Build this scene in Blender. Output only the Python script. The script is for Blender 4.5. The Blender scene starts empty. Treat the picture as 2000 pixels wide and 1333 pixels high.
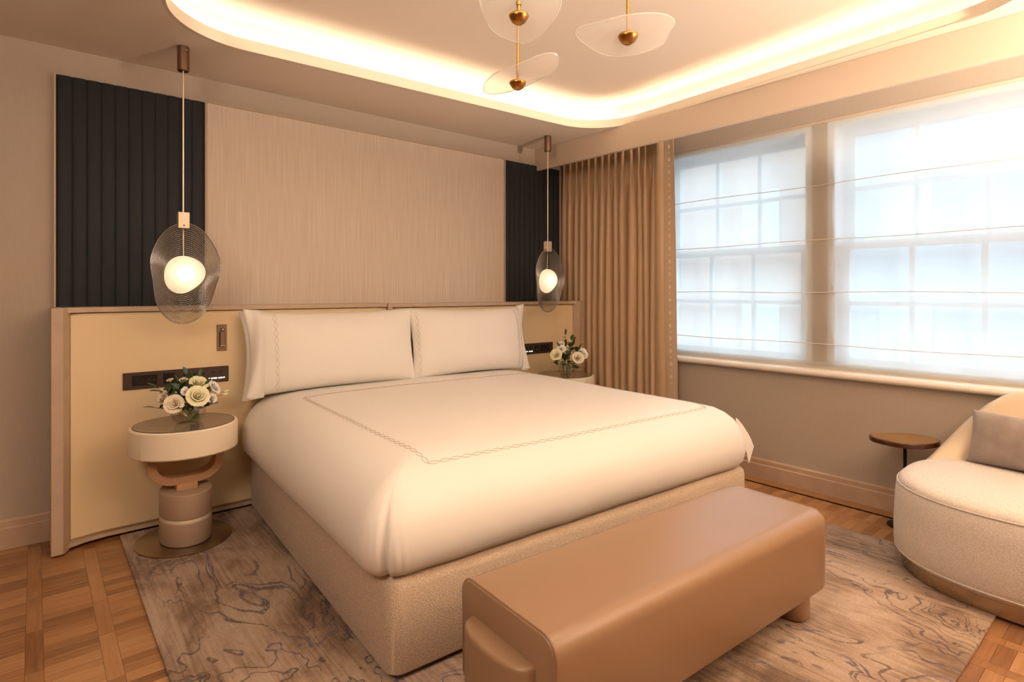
import bpy, bmesh, math, random
from mathutils import Vector, Matrix, noise
from mathutils.bvhtree import BVHTree
random.seed(7)
R = math.radians
PI = math.pi
scene = bpy.context.scene
C = scene.collection

# ------------------------------------------------------------------ camera
cam = bpy.data.cameras.new('camera')
cam.sensor_width = 36.0
cam.lens = 1115 / 2000 * 36
cam.shift_y = -95.5 / 2000
cam.clip_start = 0.02
cam_o = bpy.data.objects.new('camera', cam)
C.objects.link(cam_o)
cam_o.location = (0, 0, 1.3)
cam_o.rotation_euler = (R(90), 0, R(-39.9))
scene.camera = cam_o

# ------------------------------------------------------------------ world, light, exposure
w = bpy.data.worlds.new('world')
scene.world = w
w.use_nodes = True
bg = w.node_tree.nodes['Background']
bg.inputs['Color'].default_value = (0.72, 0.875, 1.0, 1)
bg.inputs['Strength'].default_value = 1.75

def area_light(name, loc, target, sx, sy, power, col, portal=False):
    d = bpy.data.lights.new(name, 'AREA')
    d.shape = 'RECTANGLE'; d.size = sx; d.size_y = sy; d.energy = power; d.color = col
    o = bpy.data.objects.new(name, d); C.objects.link(o)
    o.location = loc
    o.rotation_euler = (Vector(target) - Vector(loc)).to_track_quat('-Z', 'Y').to_euler()
    if portal:
        d.cycles.is_portal = True
    return o
WARM = (1.0, 0.785, 0.60)
area_light('window_portal', (4.32, 1.5, 1.55), (0, 1.5, 1.55), 3.0, 1.9, 1, (1, 1, 1), True)
area_light('overhead_fill', (1.3, 0.62, 2.785), (1.3, 0.7, 0.0), 1.7, 0.3, 7, WARM)  # added overhead fill, out of view, brightens bench and duvet from above
area_light('headboard_fill', (-0.9, 0.6, 2.5), (0.9, 3.6, 1.3), 0.9, 0.9, 22, WARM)  # added fill light, no fixture, lifts the left headboard and wall
# torchiere standing in the sitting area behind the camera, shining up
_d = bpy.data.lights.new('torchiere_lamp', 'SPOT'); _d.energy = 265; _d.color = WARM
_d.spot_size = R(164); _d.spot_blend = 0.12; _d.shadow_soft_size = 0.07
_o = bpy.data.objects.new('torchiere_lamp', _d); C.objects.link(_o)
_o.location = (2.75, -1.1, 1.62); _o.rotation_euler = (R(180), 0, 0)
vs = scene.view_settings
vs.view_transform = 'Standard'
vs.look = 'None'
vs.exposure = 1.4
vs.gamma = 1.0
vs.use_curve_mapping = False
cy = scene.cycles
cy.max_bounces = 7; cy.diffuse_bounces = 4; cy.glossy_bounces = 3; cy.transmission_bounces = 4
cy.transparent_max_bounces = 14
cy.caustics_reflective = False; cy.caustics_refractive = False

# ------------------------------------------------------------------ material helpers
def srgb(r, g, b):
    f = lambda c: (c / 12.92) if c <= 0.04045 else ((c + 0.055) / 1.055) ** 2.4
    return (f(r / 255), f(g / 255), f(b / 255), 1)

class N:
    def __init__(s, name):
        s.m = bpy.data.materials.new(name); s.m.use_nodes = True
        s.t = s.m.node_tree; s.n = s.t.nodes
        s.p = s.n['Principled BSDF']; s.out = s.n['Material Output']
    def add(s, typ, **kw):
        x = s.n.new('ShaderNode' + typ)
        for k, v in kw.items():
            if k.startswith('i_'):
                x.inputs[k[2:].replace('_', ' ')].default_value = v
            else:
                setattr(x, k, v)
        return x
    def link(s, a, b): s.t.links.new(a, b)
    def coord(s, kind='Object', scale=(1, 1, 1)):
        tc = s.add('TexCoord'); mp = s.add('Mapping')
        mp.inputs['Scale'].default_value = scale
        s.link(tc.outputs[kind], mp.inputs['Vector'])
        return mp.outputs['Vector']
    def noise(s, vec, scale, detail=4, rough=0.55, dist=0.0):
        x = s.add('TexNoise'); x.inputs['Scale'].default_value = scale
        x.inputs['Detail'].default_value = detail; x.inputs['Roughness'].default_value = rough
        x.inputs['Distortion'].default_value = dist
        if vec is not None: s.link(vec, x.inputs['Vector'])
        return x.outputs['Fac']
    def ramp(s, fac, stops):
        x = s.add('ValToRGB'); e = x.color_ramp.elements
        while len(e) > 1: e.remove(e[0])
        e[0].position, e[0].color = stops[0]
        for p, c in stops[1:]:
            q = e.new(p); q.color = c
        s.link(fac, x.inputs['Fac']); return x.outputs['Color']
    def math(s, op, a, b=None, c=None):
        x = s.add('Math', operation=op)
        for i, v in enumerate((a, b, c)):
            if v is None: continue
            if isinstance(v, (int, float)): x.inputs[i].default_value = v
            else: s.link(v, x.inputs[i])
        return x.outputs[0]
    def mix(s, fac, a, b, mode='MIX'):
        x = s.add('Mix', data_type='RGBA', blend_type=mode)
        for sock, v in ((x.inputs[0], fac), (x.inputs[6], a), (x.inputs[7], b)):
            if isinstance(v, (int, float, tuple)): sock.default_value = v
            else: s.link(v, sock)
        return x.outputs[2]
    def bump(s, h, strength, dist=0.01):
        x = s.add('Bump'); x.inputs['Strength'].default_value = strength
        x.inputs['Distance'].default_value = dist
        s.link(h, x.inputs['Height']); s.link(x.outputs['Normal'], s.p.inputs['Normal'])

def plain(name, col, rough=0.6, metal=0.0, bump=None, var=0.0, vscale=3, coat=0, sheen=0):
    """bump = (scale vector, noise scale, strength, distance)"""
    k = N(name); p = k.p
    p.inputs['Base Color'].default_value = col
    p.inputs['Roughness'].default_value = rough
    p.inputs['Metallic'].default_value = metal
    p.inputs['Coat Weight'].default_value = coat
    p.inputs['Sheen Weight'].default_value = sheen
    if var:
        v = k.noise(k.coord(), vscale, 3)
        a = tuple(c * (1 - var) for c in col[:3]) + (1,); b = tuple(min(1, c * (1 + var)) for c in col[:3]) + (1,)
        k.link(k.ramp(v, [(0.3, a), (0.7, b)]), p.inputs['Base Color'])
    if bump:
        k.bump(k.noise(k.coord(scale=bump[0]), bump[1], 3), bump[2], bump[3])
    return k.m

def emit(name, col, strength):
    k = N(name)
    k.p.inputs['Base Color'].default_value = (col[0], col[1], col[2], 1)
    k.p.inputs['Emission Color'].default_value = (col[0], col[1], col[2], 1)
    k.p.inputs['Emission Strength'].default_value = strength
    return k.m

def thin_glass(name, tint, gloss=0.08, rough=0.03, diff=0.0, transl=0.0, dcol=(0.9, 0.88, 0.84, 1)):
    k = N(name)
    tr = k.add('BsdfTransparent'); tr.inputs['Color'].default_value = tint
    gl = k.add('BsdfGlossy'); gl.inputs['Roughness'].default_value = rough
    fr = k.add('Fresnel'); fr.inputs['IOR'].default_value = 1.45
    fac = k.math('MINIMUM', k.math('ADD', fr.outputs[0], gloss), 1.0)
    geo = k.add('NewGeometry')
    fac = k.math('MULTIPLY', fac, k.math('SUBTRACT', 1.0, geo.outputs['Backfacing']))
    mx = k.add('MixShader'); k.link(fac, mx.inputs[0]); k.link(tr.outputs[0], mx.inputs[1]); k.link(gl.outputs[0], mx.inputs[2])
    last = mx
    for amt, typ in ((diff, 'BsdfDiffuse'), (transl, 'BsdfTranslucent')):
        if amt:
            d = k.add(typ); d.inputs['Color'].default_value = dcol
            m2 = k.add('MixShader'); m2.inputs[0].default_value = amt
            k.link(last.outputs[0], m2.inputs[1]); k.link(d.outputs[0], m2.inputs[2]); last = m2
    k.link(last.outputs[0], k.out.inputs['Surface'])
    return k.m

# ------------------------------------------------------------------ materials
M = {}
M['ceiling'] = plain('ceiling_paint', (0.70, 0.61, 0.52, 1), 0.75, bump=((1, 1, 1), 60, 0.03, 0.002))
M['lip'] = plain('cove_lip_paint', (0.80, 0.72, 0.60, 1), 0.5)
def wallpaper(name, a, b, sc):
    k = N(name); v = k.coord(scale=sc)
    f = k.noise(v, 1.0, 4)
    k.link(k.ramp(f, [(0.3, a), (0.7, b)]), k.p.inputs['Base Color'])
    k.p.inputs['Roughness'].default_value = 0.8
    k.bump(f, 0.15, 0.002)
    return k.m
M['wall'] = wallpaper('wall_covering', (0.43, 0.36, 0.29, 1), (0.455, 0.385, 0.312, 1), (300, 300, 12))
M['grass'] = wallpaper('grasscloth', (0.54, 0.45, 0.365, 1), (0.72, 0.625, 0.525, 1), (380, 380, 2.6))
M['valance'] = plain('valance_paint', (0.56, 0.45, 0.35, 1), 0.7, bump=((160, 160, 8), 1, 0.08, 0.002))
M['dark_wall'] = plain('dark_unseen_wall', (0.17, 0.11, 0.07, 1), 0.5, var=0.1, vscale=4)  # unseen walls, made dark to cut light bouncing onto the foreground
M['trim'] = plain('trim_wood', (0.50, 0.36, 0.26, 1), 0.45, var=0.08, vscale=8)
M['sillpaint'] = plain('sill_paint', (0.78, 0.72, 0.64, 1), 0.35)
M['sash'] = plain('sash_paint', (0.66, 0.69, 0.70, 1), 0.5)
M['brass'] = plain('brushed_brass', srgb(176, 128, 68), 0.32, 1.0)
M['bronze'] = plain('bronze_metal', srgb(140, 112, 92), 0.35, 1.0)
M['nickel'] = plain('champagne_metal', srgb(226, 210, 186), 0.35, 0.75)
M['steel'] = plain('brushed_steel', srgb(178, 160, 138), 0.26, 1.0, bump=((2, 2, 300), 1, 0.05, 0.001))
M['blackmetal'] = plain('dark_metal', (0.012, 0.009, 0.007, 1), 0.4, 0.6)
M['navy'] = plain('navy_velvet', (0.0125, 0.0165, 0.021, 1), 0.75, bump=((300, 300, 40), 1, 0.12, 0.002), var=0.12, vscale=5, sheen=0.04)
M['cream'] = plain('cream_leather', (0.74, 0.585, 0.36, 1), 0.42, bump=((1, 1, 1), 420, 0.06, 0.001))
M['drawer'] = plain('ivory_leather', (0.80, 0.70, 0.54, 1), 0.38, bump=((1, 1, 1), 420, 0.05, 0.001))
M['frame'] = plain('greige_wood', (0.50, 0.375, 0.265, 1), 0.45, bump=((90, 90, 4), 1, 0.06, 0.001), var=0.07, vscale=12)
M['taupe'] = plain('taupe_leather', (0.40, 0.285, 0.20, 1), 0.45, bump=((1, 1, 1), 420, 0.06, 0.001))
def wood(name, stops, sc, rnd=0.35, rough=0.35):
    k = N(name)
    v = k.coord(scale=sc)
    oi = k.add('ObjectInfo'); geo = k.add('NewGeometry')
    rr = k.math('FRACT', k.math('ADD', oi.outputs['Random'], k.math('MULTIPLY', geo.outputs['Random Per Island'], 3.7)))
    comb = k.add('CombineXYZ'); k.link(k.math('MULTIPLY', rr, 40), comb.inputs[0]); k.link(k.math('MULTIPLY', rr, 17), comb.inputs[1])
    va = k.add('VectorMath', operation='ADD'); k.link(v, va.inputs[0]); k.link(comb.outputs[0], va.inputs[1])
    g = k.noise(va.outputs[0], 1.0, 5, 0.6, 0.6)
    g2 = k.math('ADD', k.math('MULTIPLY', g, 1 - rnd), k.math('MULTIPLY', rr, rnd))
    k.link(k.ramp(g2, stops), k.p.inputs['Base Color'])
    k.p.inputs['Roughness'].default_value = rough
    k.bump(g, 0.06, 0.001)
    return k.m
M['parquet'] = wood('oak_parquet', [(0.22, (0.185, 0.080, 0.030, 1)), (0.5, (0.335, 0.165, 0.068, 1)), (0.8, (0.47, 0.26, 0.12, 1))], (5, 60, 60), 0.42, 0.33)
M['subfloor'] = plain('subfloor', (0.07, 0.03, 0.012, 1), 0.8)
M['oak'] = wood('warm_oak', [(0.2, (0.40, 0.22, 0.12, 1)), (0.8, (0.56, 0.33, 0.19, 1))], (6, 40, 60), 0.1, 0.45)
def linen(name, col, rough=0.7):
    k = N(name)
    k.p.inputs['Base Color'].default_value = col
    k.p.inputs['Roughness'].default_value = rough
    k.p.inputs['Sheen Weight'].default_value = 0.1
    h = k.noise(k.coord(), 7, 3)
    k.bump(h, 0.10, 0.01)
    return k.m
M['linen'] = linen('white_sateen', (0.80, 0.76, 0.70, 1), 0.55)
M['thread'] = plain('grey_thread', (0.46, 0.38, 0.31, 1), 0.8)
def boucle(name, a, b, scale, strength):
    k = N(name); v = k.coord()
    f = k.noise(v, scale, 2, 0.6)
    k.link(k.ramp(f, [(0.35, a), (0.65, b)]), k.p.inputs['Base Color'])
    k.p.inputs['Roughness'].default_value = 0.95
    k.p.inputs['Sheen Weight'].default_value = 0.15
    k.bump(f, strength, 0.006)
    return k.m
M['boucle'] = boucle('boucle_fabric', (0.48, 0.36, 0.255, 1), (0.66, 0.53, 0.40, 1), 190, 0.55)
M['sofa'] = boucle('woven_ivory_fabric', (0.56, 0.50, 0.44, 1), (0.76, 0.71, 0.655, 1), 260, 0.35)
M['sofaback'] = plain('cream_back_leather', (0.70, 0.57, 0.40, 1), 0.45)
M['tan'] = plain('tan_leather', (0.31, 0.190, 0.110, 1), 0.36, bump=((1, 1, 1), 500, 0.05, 0.001))
M['velvet'] = plain('taupe_velvet', (0.30, 0.245, 0.215, 1), 0.85, bump=((8, 8, 260), 1, 0.10, 0.002), var=0.18, vscale=9, sheen=0.25)
M['curtain'] = plain('gold_silk', (0.54, 0.37, 0.225, 1), 0.36, bump=((300, 300, 10), 1, 0.05, 0.001), sheen=0.1)
M['band'] = plain('embroidered_band', (0.56, 0.42, 0.29, 1), 0.6, bump=((300, 300, 300), 1, 0.1, 0.001))
M['motif'] = plain('pale_embroidery', (0.72, 0.58, 0.40, 1), 0.6)
def sheer():
    k = N('sheer_blind')
    tr = k.add('BsdfTransparent'); tr.inputs['Color'].default_value = (1, 1, 1, 1)
    tl = k.add('BsdfTranslucent'); tl.inputs['Color'].default_value = (0.90, 0.93, 0.94, 1)
    df = k.add('BsdfDiffuse'); df.inputs['Color'].default_value = (0.72, 0.72, 0.70, 1)
    a = k.add('MixShader'); a.inputs[0].default_value = 0.25
    k.link(tl.outputs[0], a.inputs[1]); k.link(df.outputs[0], a.inputs[2])
    b = k.add('MixShader')
    v = k.coord(scale=(1, 1, 500))
    f = k.noise(v, 1.0, 1)
    fac = k.math('ADD', k.math('MULTIPLY', f, 0.06), 0.66)
    k.link(fac, b.inputs[0])
    k.link(tr.outputs[0], b.inputs[1]); k.link(a.outputs[0], b.inputs[2])
    k.link(b.outputs[0], k.out.inputs['Surface'])
    return k.m
M['sheer'] = sheer()
M['seam'] = plain('blind_seam', (0.80, 0.79, 0.76, 1), 0.8)
M['headrail'] = plain('blind_headrail', (0.55, 0.42, 0.31, 1), 0.6)
M['pane'] = thin_glass('window_glass', (0.97, 0.98, 0.98, 1), 0.0)
M['shade'] = thin_glass('ribbed_smoke_glass', (0.88, 0.86, 0.82, 1), 0.08, 0.08, 0.03)
M['ridge'] = thin_glass('glass_ridge', (0.38, 0.31, 0.24, 1), 0.30, 0.12, 0.26, dcol=(0.38, 0.30, 0.22, 1))
M['petalglass'] = thin_glass('frosted_clear_glass', (0.97, 0.97, 0.96, 1), 0.07, 0.10, 0.24, 0.26)
M['petaledge'] = thin_glass('glass_leaf_edge', (0.92, 0.92, 0.90, 1), 0.25, 0.1, 0.35, 0.2)
M['vase'] = thin_glass('vase_glass', (0.95, 0.96, 0.95, 1), 0.03, 0.02)
M['water'] = thin_glass('vase_water', (0.93, 0.94, 0.91, 1), 0.02, 0.02)
M['smokeglass'] = plain('bronze_mirror_glass', (0.30, 0.24, 0.18, 1), 0.06, 0.55)
M['amber'] = plain('amber_lacquer', (0.30, 0.155, 0.035, 1), 0.16, 0.2, coat=0.2)
M['amberrim'] = plain('amber_rim', (0.060, 0.014, 0.006, 1), 0.12, 0.0, coat=0.3)
M['plate'] = plain('dark_bronze_plate', (0.070, 0.045, 0.036, 1), 0.42, 0.35)
M['plate2'] = plain('bronze_plate', (0.26, 0.17, 0.115, 1), 0.40, 0.5)
M['socket'] = plain('black_plastic', (0.010, 0.008, 0.007, 1), 0.35)
M['text'] = emit('lit_lettering', (1.0, 0.93, 0.82), 0.9)
M['led'] = emit('led_strip', (1.0, 0.87, 0.70), 8.5)
M['rose'] = plain('rose_petal', (0.80, 0.76, 0.50, 1), 0.6)
M['rose2'] = plain('ivory_petal', (0.84, 0.74, 0.56, 1), 0.6)
M['white'] = plain('white_petal', (0.86, 0.82, 0.76, 1), 0.6)
M['leaf'] = plain('green_leaf', (0.055, 0.095, 0.030, 1), 0.5, var=0.3, vscale=40)
M['leaf2'] = plain('eucalyptus_leaf', (0.10, 0.14, 0.10, 1), 0.6, var=0.2, vscale=40)
M['stem'] = plain('flower_stem', (0.13, 0.20, 0.035, 1), 0.5)
M['brick'] = plain('far_brick', (0.33, 0.235, 0.18, 1), 0.9, var=0.08, vscale=0.6)
M['stone'] = plain('far_stone', (0.29, 0.305, 0.32, 1), 0.9, var=0.05, vscale=0.5)
M['farglass'] = plain('far_window', (0.34, 0.38, 0.42, 1), 0.3)
M['asphalt'] = plain('street', (0.25, 0.25, 0.26, 1), 0.9)
def globe():
    k = N('opal_globe')
    tl = k.add('BsdfTranslucent'); tl.inputs['Color'].default_value = (0.95, 0.90, 0.80, 1)
    df = k.add('BsdfDiffuse'); df.inputs['Color'].default_value = (0.85, 0.80, 0.72, 1)
    a = k.add('MixShader'); a.inputs[0].default_value = 0.35
    k.link(tl.outputs[0], a.inputs[1]); k.link(df.outputs[0], a.inputs[2])
    k.link(a.outputs[0], k.out.inputs['Surface'])
    return k.m
M['globe'] = globe()
M['bulb'] = emit('bulb', (1.0, 0.84, 0.62), 5.5)
def rug_mat():
    k = N('abstract_rug')
    tc = k.add('TexCoord')
    def vec(sc, rot=0.0, loc=(0, 0, 0)):
        m = k.add('Mapping'); m.inputs['Scale'].default_value = sc
        m.inputs['Rotation'].default_value = (0, 0, rot); m.inputs['Location'].default_value = loc
        k.link(tc.outputs['Object'], m.inputs['Vector']); return m.outputs['Vector']
    streak = k.noise(vec((70, 2.4, 1), R(-4)), 1.0, 4, 0.65)
    patch = k.noise(vec((1.7, 1.0, 1), R(-14)), 1.7, 6, 0.62, 0.5)
    f = k.math('ADD', k.math('MULTIPLY', streak, 0.30), k.math('MULTIPLY', patch, 0.76))
    base = k.ramp(f, [(0.34, (0.11, 0.067, 0.042, 1)), (0.45, (0.22, 0.145, 0.095, 1)), (0.55, (0.41, 0.31, 0.23, 1)), (0.72, (0.54, 0.45, 0.37, 1))])
    fine = k.noise(vec((1, 1, 1)), 260, 2)
    base = k.mix(0.35, base, k.ramp(fine, [(0.3, (0.12, 0.08, 0.06, 1)), (0.7, (0.62, 0.52, 0.43, 1))]), 'OVERLAY')
    # contour lines like agate strata
    big = k.noise(vec((1.25, 0.72, 1), R(-12), (1.3, 0.4, 0)), 1.5, 4, 0.52, 0.6)
    def soft(x, a, b):
        m = k.add('MapRange', interpolation_type='SMOOTHSTEP')
        m.inputs[1].default_value = a; m.inputs[2].default_value = b
        k.link(x, m.inputs[0]); return m.outputs[0]
    def lines(freq, width, off):
        fr = k.math('FRACT', k.math('ADD', k.math('MULTIPLY', big, freq), off))
        return soft(k.math('ABSOLUTE', k.math('SUBTRACT', fr, 0.5)), width, width * .35)
    mask = soft(k.noise(vec((1.3, 1, 1), 0, (7, 3, 0)), 1.8, 3), 0.48, 0.58)
    brk = soft(k.noise(vec((120, 45, 1), R(-10)), 1.0, 3), 0.30, 0.50)
    l1 = k.math('MULTIPLY', k.math('MULTIPLY', lines(22, 0.11, 0.0), mask), brk)
    l2 = k.math('MULTIPLY', lines(6, 0.030, 0.3), brk)
    ln = k.math('MAXIMUM', l1, l2)
    hue = k.noise(vec((1, 1, 1), 0, (2, 9, 0)), 2.3, 2)
    lc = k.ramp(hue, [(0.40, (0.060, 0.040, 0.034, 1)), (0.56, (0.070, 0.055, 0.085, 1)), (0.68, (0.11, 0.12, 0.28, 1))])
    col = k.mix(k.math('MULTIPLY', ln, 0.80), base, lc)
    bl = soft(k.noise(vec((2.6, 1.0, 1), R(-14), (4, 1, 0)), 2.2, 8, 0.75), 0.55, 0.72)
    brush = soft(k.noise(vec((90, 9, 1), R(3)), 1.0, 3), 0.40, 0.62)
    col = k.mix(k.math('MULTIPLY', k.math('MULTIPLY', bl, brush), 0.75), col, (0.095, 0.060, 0.045, 1))
    k.link(col, k.p.inputs['Base Color'])
    k.p.inputs['Roughness'].default_value = 0.9
    k.p.inputs['Sheen Weight'].default_value = 0.1
    k.bump(fine, 0.35, 0.003)
    return k.m
M['rug'] = rug_mat()

# ------------------------------------------------------------------ mesh helpers
def mesh(name, vf, m, smooth=True, ang=35):
    me = bpy.data.meshes.new(name)
    me.from_pydata([tuple(v) for v in vf[0]], [], [tuple(f) for f in vf[1]])
    me.materials.append(m)
    bm = bmesh.new(); bm.from_mesh(me)
    bmesh.ops.recalc_face_normals(bm, faces=bm.faces)
    bm.to_mesh(me); bm.free()
    if smooth:
        me.polygons.foreach_set('use_smooth', [True] * len(me.polygons))
        me.set_sharp_from_angle(angle=R(ang))
    me.update()
    return me

def link(name, me, parent=None, loc=(0, 0, 0), rot=(0, 0, 0), scale=(1, 1, 1)):
    o = bpy.data.objects.new(name, me)
    C.objects.link(o)
    o.location = loc; o.rotation_euler = rot; o.scale = scale
    o.parent = parent
    return o

def obj(name, vf, m, parent=None, smooth=True, ang=35, loc=(0, 0, 0), rot=(0, 0, 0)):
    return link(name, mesh(name, vf, m, smooth, ang), parent, loc, rot)

def tag(o, label, cat, group=None):
    o['label'] = label; o['category'] = cat
    if group: o['group'] = group
    return o

def thing(name, label, cat, loc=(0, 0, 0), rotz=0.0, group=None):
    o = bpy.data.objects.new(name, None); C.objects.link(o)
    o.empty_display_size = 0.1
    o.location = loc; o.rotation_euler = (0, 0, rotz)
    return tag(o, label, cat, group)

def struct(o):
    o['kind'] = 'structure'; return o

def xf(vf, loc=(0, 0, 0), rot=(0, 0, 0), scale=(1, 1, 1)):
    from mathutils import Euler
    mt = Matrix.Translation(loc) @ Euler(rot).to_matrix().to_4x4() @ Matrix.Diagonal((*scale, 1))
    return [mt @ Vector(v) for v in vf[0]], vf[1]

def join(*parts):
    V, F = [], []
    for v, f in parts:
        o = len(V); V += list(v); F += [[i + o for i in q] for q in f]
    return V, F

def bx(x0, x1, y0, y1, z0, z1, bev=0.0, seg=2):
    bm = bmesh.new()
    bmesh.ops.create_cube(bm, size=1)
    for v in bm.verts:
        v.co = Vector(((x0 + x1) / 2 + v.co.x * (x1 - x0), (y0 + y1) / 2 + v.co.y * (y1 - y0), (z0 + z1) / 2 + v.co.z * (z1 - z0)))
    if bev > 0:
        bmesh.ops.bevel(bm, geom=list(bm.edges), offset=bev, segments=seg, profile=0.5, affect='EDGES')
    bm.verts.index_update()
    r = [v.co.copy() for v in bm.verts], [[v.index for v in f.verts] for f in bm.faces]
    bm.free(); return r

def loft(rings, closed=True, cap0=True, cap1=True, loop=False):
    n = len(rings[0]); V = [p for r in rings for p in r]; F = []
    m = len(rings)
    for i in range(m if loop else m - 1):
        a, b = i * n, ((i + 1) % m) * n
        for j in range(n if closed else n - 1):
            k = (j + 1) % n
            F.append([a + j, a + k, b + k, b + j])
    if not loop:
        if cap0: F.append(list(range(n))[::-1])
        if cap1: F.append([(m - 1) * n + j for j in range(n)])
    return V, F

def circ(r, z, n=32, c=(0, 0), b=None):
    b = r if b is None else b
    return [Vector((c[0] + r * math.cos(2 * PI * i / n), c[1] + b * math.sin(2 * PI * i / n), z)) for i in range(n)]

def lathe(prof, n=32, c=(0, 0), cap0=True, cap1=True):
    return loft([circ(max(r, 1e-4), z, n, c) for r, z in prof], True, cap0, cap1)

def rrect(hw, hh, r, z, seg=8, c=(0, 0)):
    r = max(min(r, hw, hh), 0.002); P = []
    for k, (sx, sy) in enumerate(((1, 1), (-1, 1), (-1, -1), (1, -1))):
        for i in range(seg + 1):
            a = PI / 2 * k + PI / 2 * i / seg
            P.append(Vector((c[0] + sx * (hw - r) + r * math.cos(a), c[1] + sy * (hh - r) + r * math.sin(a), z)))
    return P

def slab(outline, z0, z1, bev=0.004, seg=3):
    """outline(inset, z) -> ring; a plate with rounded top and bottom edges"""
    rings = []
    for i in range(seg + 1):
        a = PI / 2 * i / seg
        rings.append(outline(bev * (1 - math.sin(a)), z0 + bev * (1 - math.cos(a))))
    for i in range(seg + 1):
        a = PI / 2 * i / seg
        rings.append(outline(bev * (1 - math.cos(a)), z1 - bev * (1 - math.sin(a))))
    return loft(rings)

def tube(path, r, n=8, closed=False, cap=True):
    P = [Vector(p) for p in path]; rings = []
    m = len(P); up = Vector((0, 0, 1))
    prev = None
    for i, p in enumerate(P):
        if closed: t = P[(i + 1) % m] - P[i - 1]
        else: t = P[min(i + 1, m - 1)] - P[max(i - 1, 0)]
        t.normalize()
        if prev is None:
            ref = up if abs(t.z) < 0.9 else Vector((1, 0, 0))
            x = t.cross(ref).normalized()
        else:
            x = (prev - t * prev.dot(t))
            x = x.normalized() if x.length > 1e-6 else t.orthogonal().normalized()
        prev = x; y = t.cross(x)
        rr = r[i] if isinstance(r, (list, tuple)) else r
        rings.append([p + (x * math.cos(2 * PI * k / n) + y * math.sin(2 * PI * k / n)) * rr for k in range(n)])
    return loft(rings, True, cap, cap, loop=closed)

def sheet(P, thick=None):
    """grid P[i][j] of points -> open sheet, optionally thickened along +x"""
    m, n = len(P), len(P[0]); V = [p for r in P for p in r]; F = []
    for i in range(m - 1):
        for j in range(n - 1):
            F.append([i * n + j, i * n + j + 1, (i + 1) * n + j + 1, (i + 1) * n + j])
    if thick:
        o = len(V); d = Vector(thick)
        V += [v + d for v in V]
        F += [[i + o for i in f][::-1] for f in F]
        rim = [j for j in range(n)] + [i * n + n - 1 for i in range(1, m)] + [(m - 1) * n + j for j in range(n - 2, -1, -1)] + [i * n for i in range(m - 2, 0, -1)]
        for a, b in zip(rim, rim[1:] + rim[:1]):
            F.append([b, a, a + o, b + o])
    return V, F

# ------------------------------------------------------------------ room shell
WY, WX, ZC = 3.866, 3.907, 2.60           # bed wall, window wall, lower ceiling
XL, YB = -2.0, -2.8                       # walls out of view
ZU = 2.80                                 # raised ceiling inside the cove

floor = struct(obj('floor', bx(XL, WX + .4, YB, WY + .2, -0.10, -0.008), M['subfloor'], smooth=False))
# parquet: bands running into the room, short planks across between them
PER, BW, PW = 0.212, 0.051, 0.0535
X0 = -0.0265 - PER * 12
gap = 0.0005
plank_me = mesh('plank', bx(-(PER - BW) / 2 + gap / 2, (PER - BW) / 2 - gap / 2, -PW / 2 + gap / 2, PW / 2 - gap / 2, -0.010, 0, 0.0005, 1), M['parquet'], False)
band_me = mesh('band_piece', bx(-0.157 + gap / 2, 0.157 - gap / 2, -BW / 2 + gap / 2, BW / 2 - gap / 2, -0.010, 0, 0.0005, 1), M['parquet'], False)
border_me = mesh('border_plank', bx(-0.45, 0.45, -0.070, 0.070, -0.010, 0, 0.0005, 1), M['parquet'], False)
def in_view(x, y):
    left = -0.25 < x < 0.40 and 2.25 < y < WY
    right = 3.33 < x and 0.95 < y < 2.1
    corner = 2.55 < x < 3.08 and 0.18 < y < 0.56
    return left or right or corner
rest = []
XB = WX - 0.142                            # start of the border along the window wall
nx = int((XB - X0) / PER) + 1
for i in range(nx):
    xb = X0 + i * PER
    if xb + BW > XL and xb + BW < XB:
        y = YB + 0.11 * (i % 3)
        while y < WY:
            c = (xb + BW / 2, y + 0.157)
            if in_view(*c): link('band_piece', band_me, floor, (c[0], c[1], 0), (0, 0, PI / 2))
            else: rest.append(bx(xb + .0006, xb + BW - .0006, y + .0006, min(y + .3134, WY), -0.010, 0))
            y += 0.314
    xc = xb + BW + (PER - BW) / 2
    if xc - 0.08 < XL or xc > XB - 0.04: continue
    y = YB
    while y < WY - 0.03:
        if in_view(xc, y + PW / 2): link('plank', plank_me, floor, (xc, y + PW / 2, 0))
        else: rest.append(bx(xc - 0.080, xc + 0.080, y + 0.0006, y + PW - 0.0006, -0.010, 0))
        y += PW
y = YB
while y < WY:
    link('border_plank', border_me, floor, (WX - 0.071, y + 0.45, 0), (0, 0, PI / 2)) if y > -0.5 else rest.append(bx(WX - 0.141, WX, y + .001, y + 0.899, -0.010, 0))
    y += 0.901
pf = obj('plank_field', join(*rest), M['parquet'], floor, smooth=False); pf['kind'] = 'stuff'

struct(obj('wall_bed', bx(XL - .1, WX + .5, WY, WY + .15, -0.05, 3.0), M['wall'], smooth=False))
struct(obj('wall_left', bx(XL - .15, XL, YB - .1, WY, -0.05, 3.0), M['dark_wall'], smooth=False))
struct(obj('wall_rear', bx(XL - .1, WX + .5, YB - .15, YB, -0.05, 3.0), M['dark_wall'], smooth=False))
# window wall with two openings (pier between them)
OP = [(1.63, 2.86), (0.30, 1.535)]        # y ranges
ZS, ZH = 0.795, 2.42
wv = [bx(WX, WX + .40, YB - .1, WY + .1, -0.05, ZS - 0.02), bx(WX, WX + .40, YB - .1, WY + .1, ZH, 3.0),
      bx(WX, WX + .40, OP[0][1], WY + .1, ZS - 0.02, ZH), bx(WX + .058, WX + .40, OP[1][1], OP[0][0], ZS + 0.0405, ZH),
      bx(WX, WX + .40, YB - .1, OP[1][0], ZS - 0.02, ZH)]
struct(obj('wall_window', join(*wv), M['wall'], smooth=False))

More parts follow.
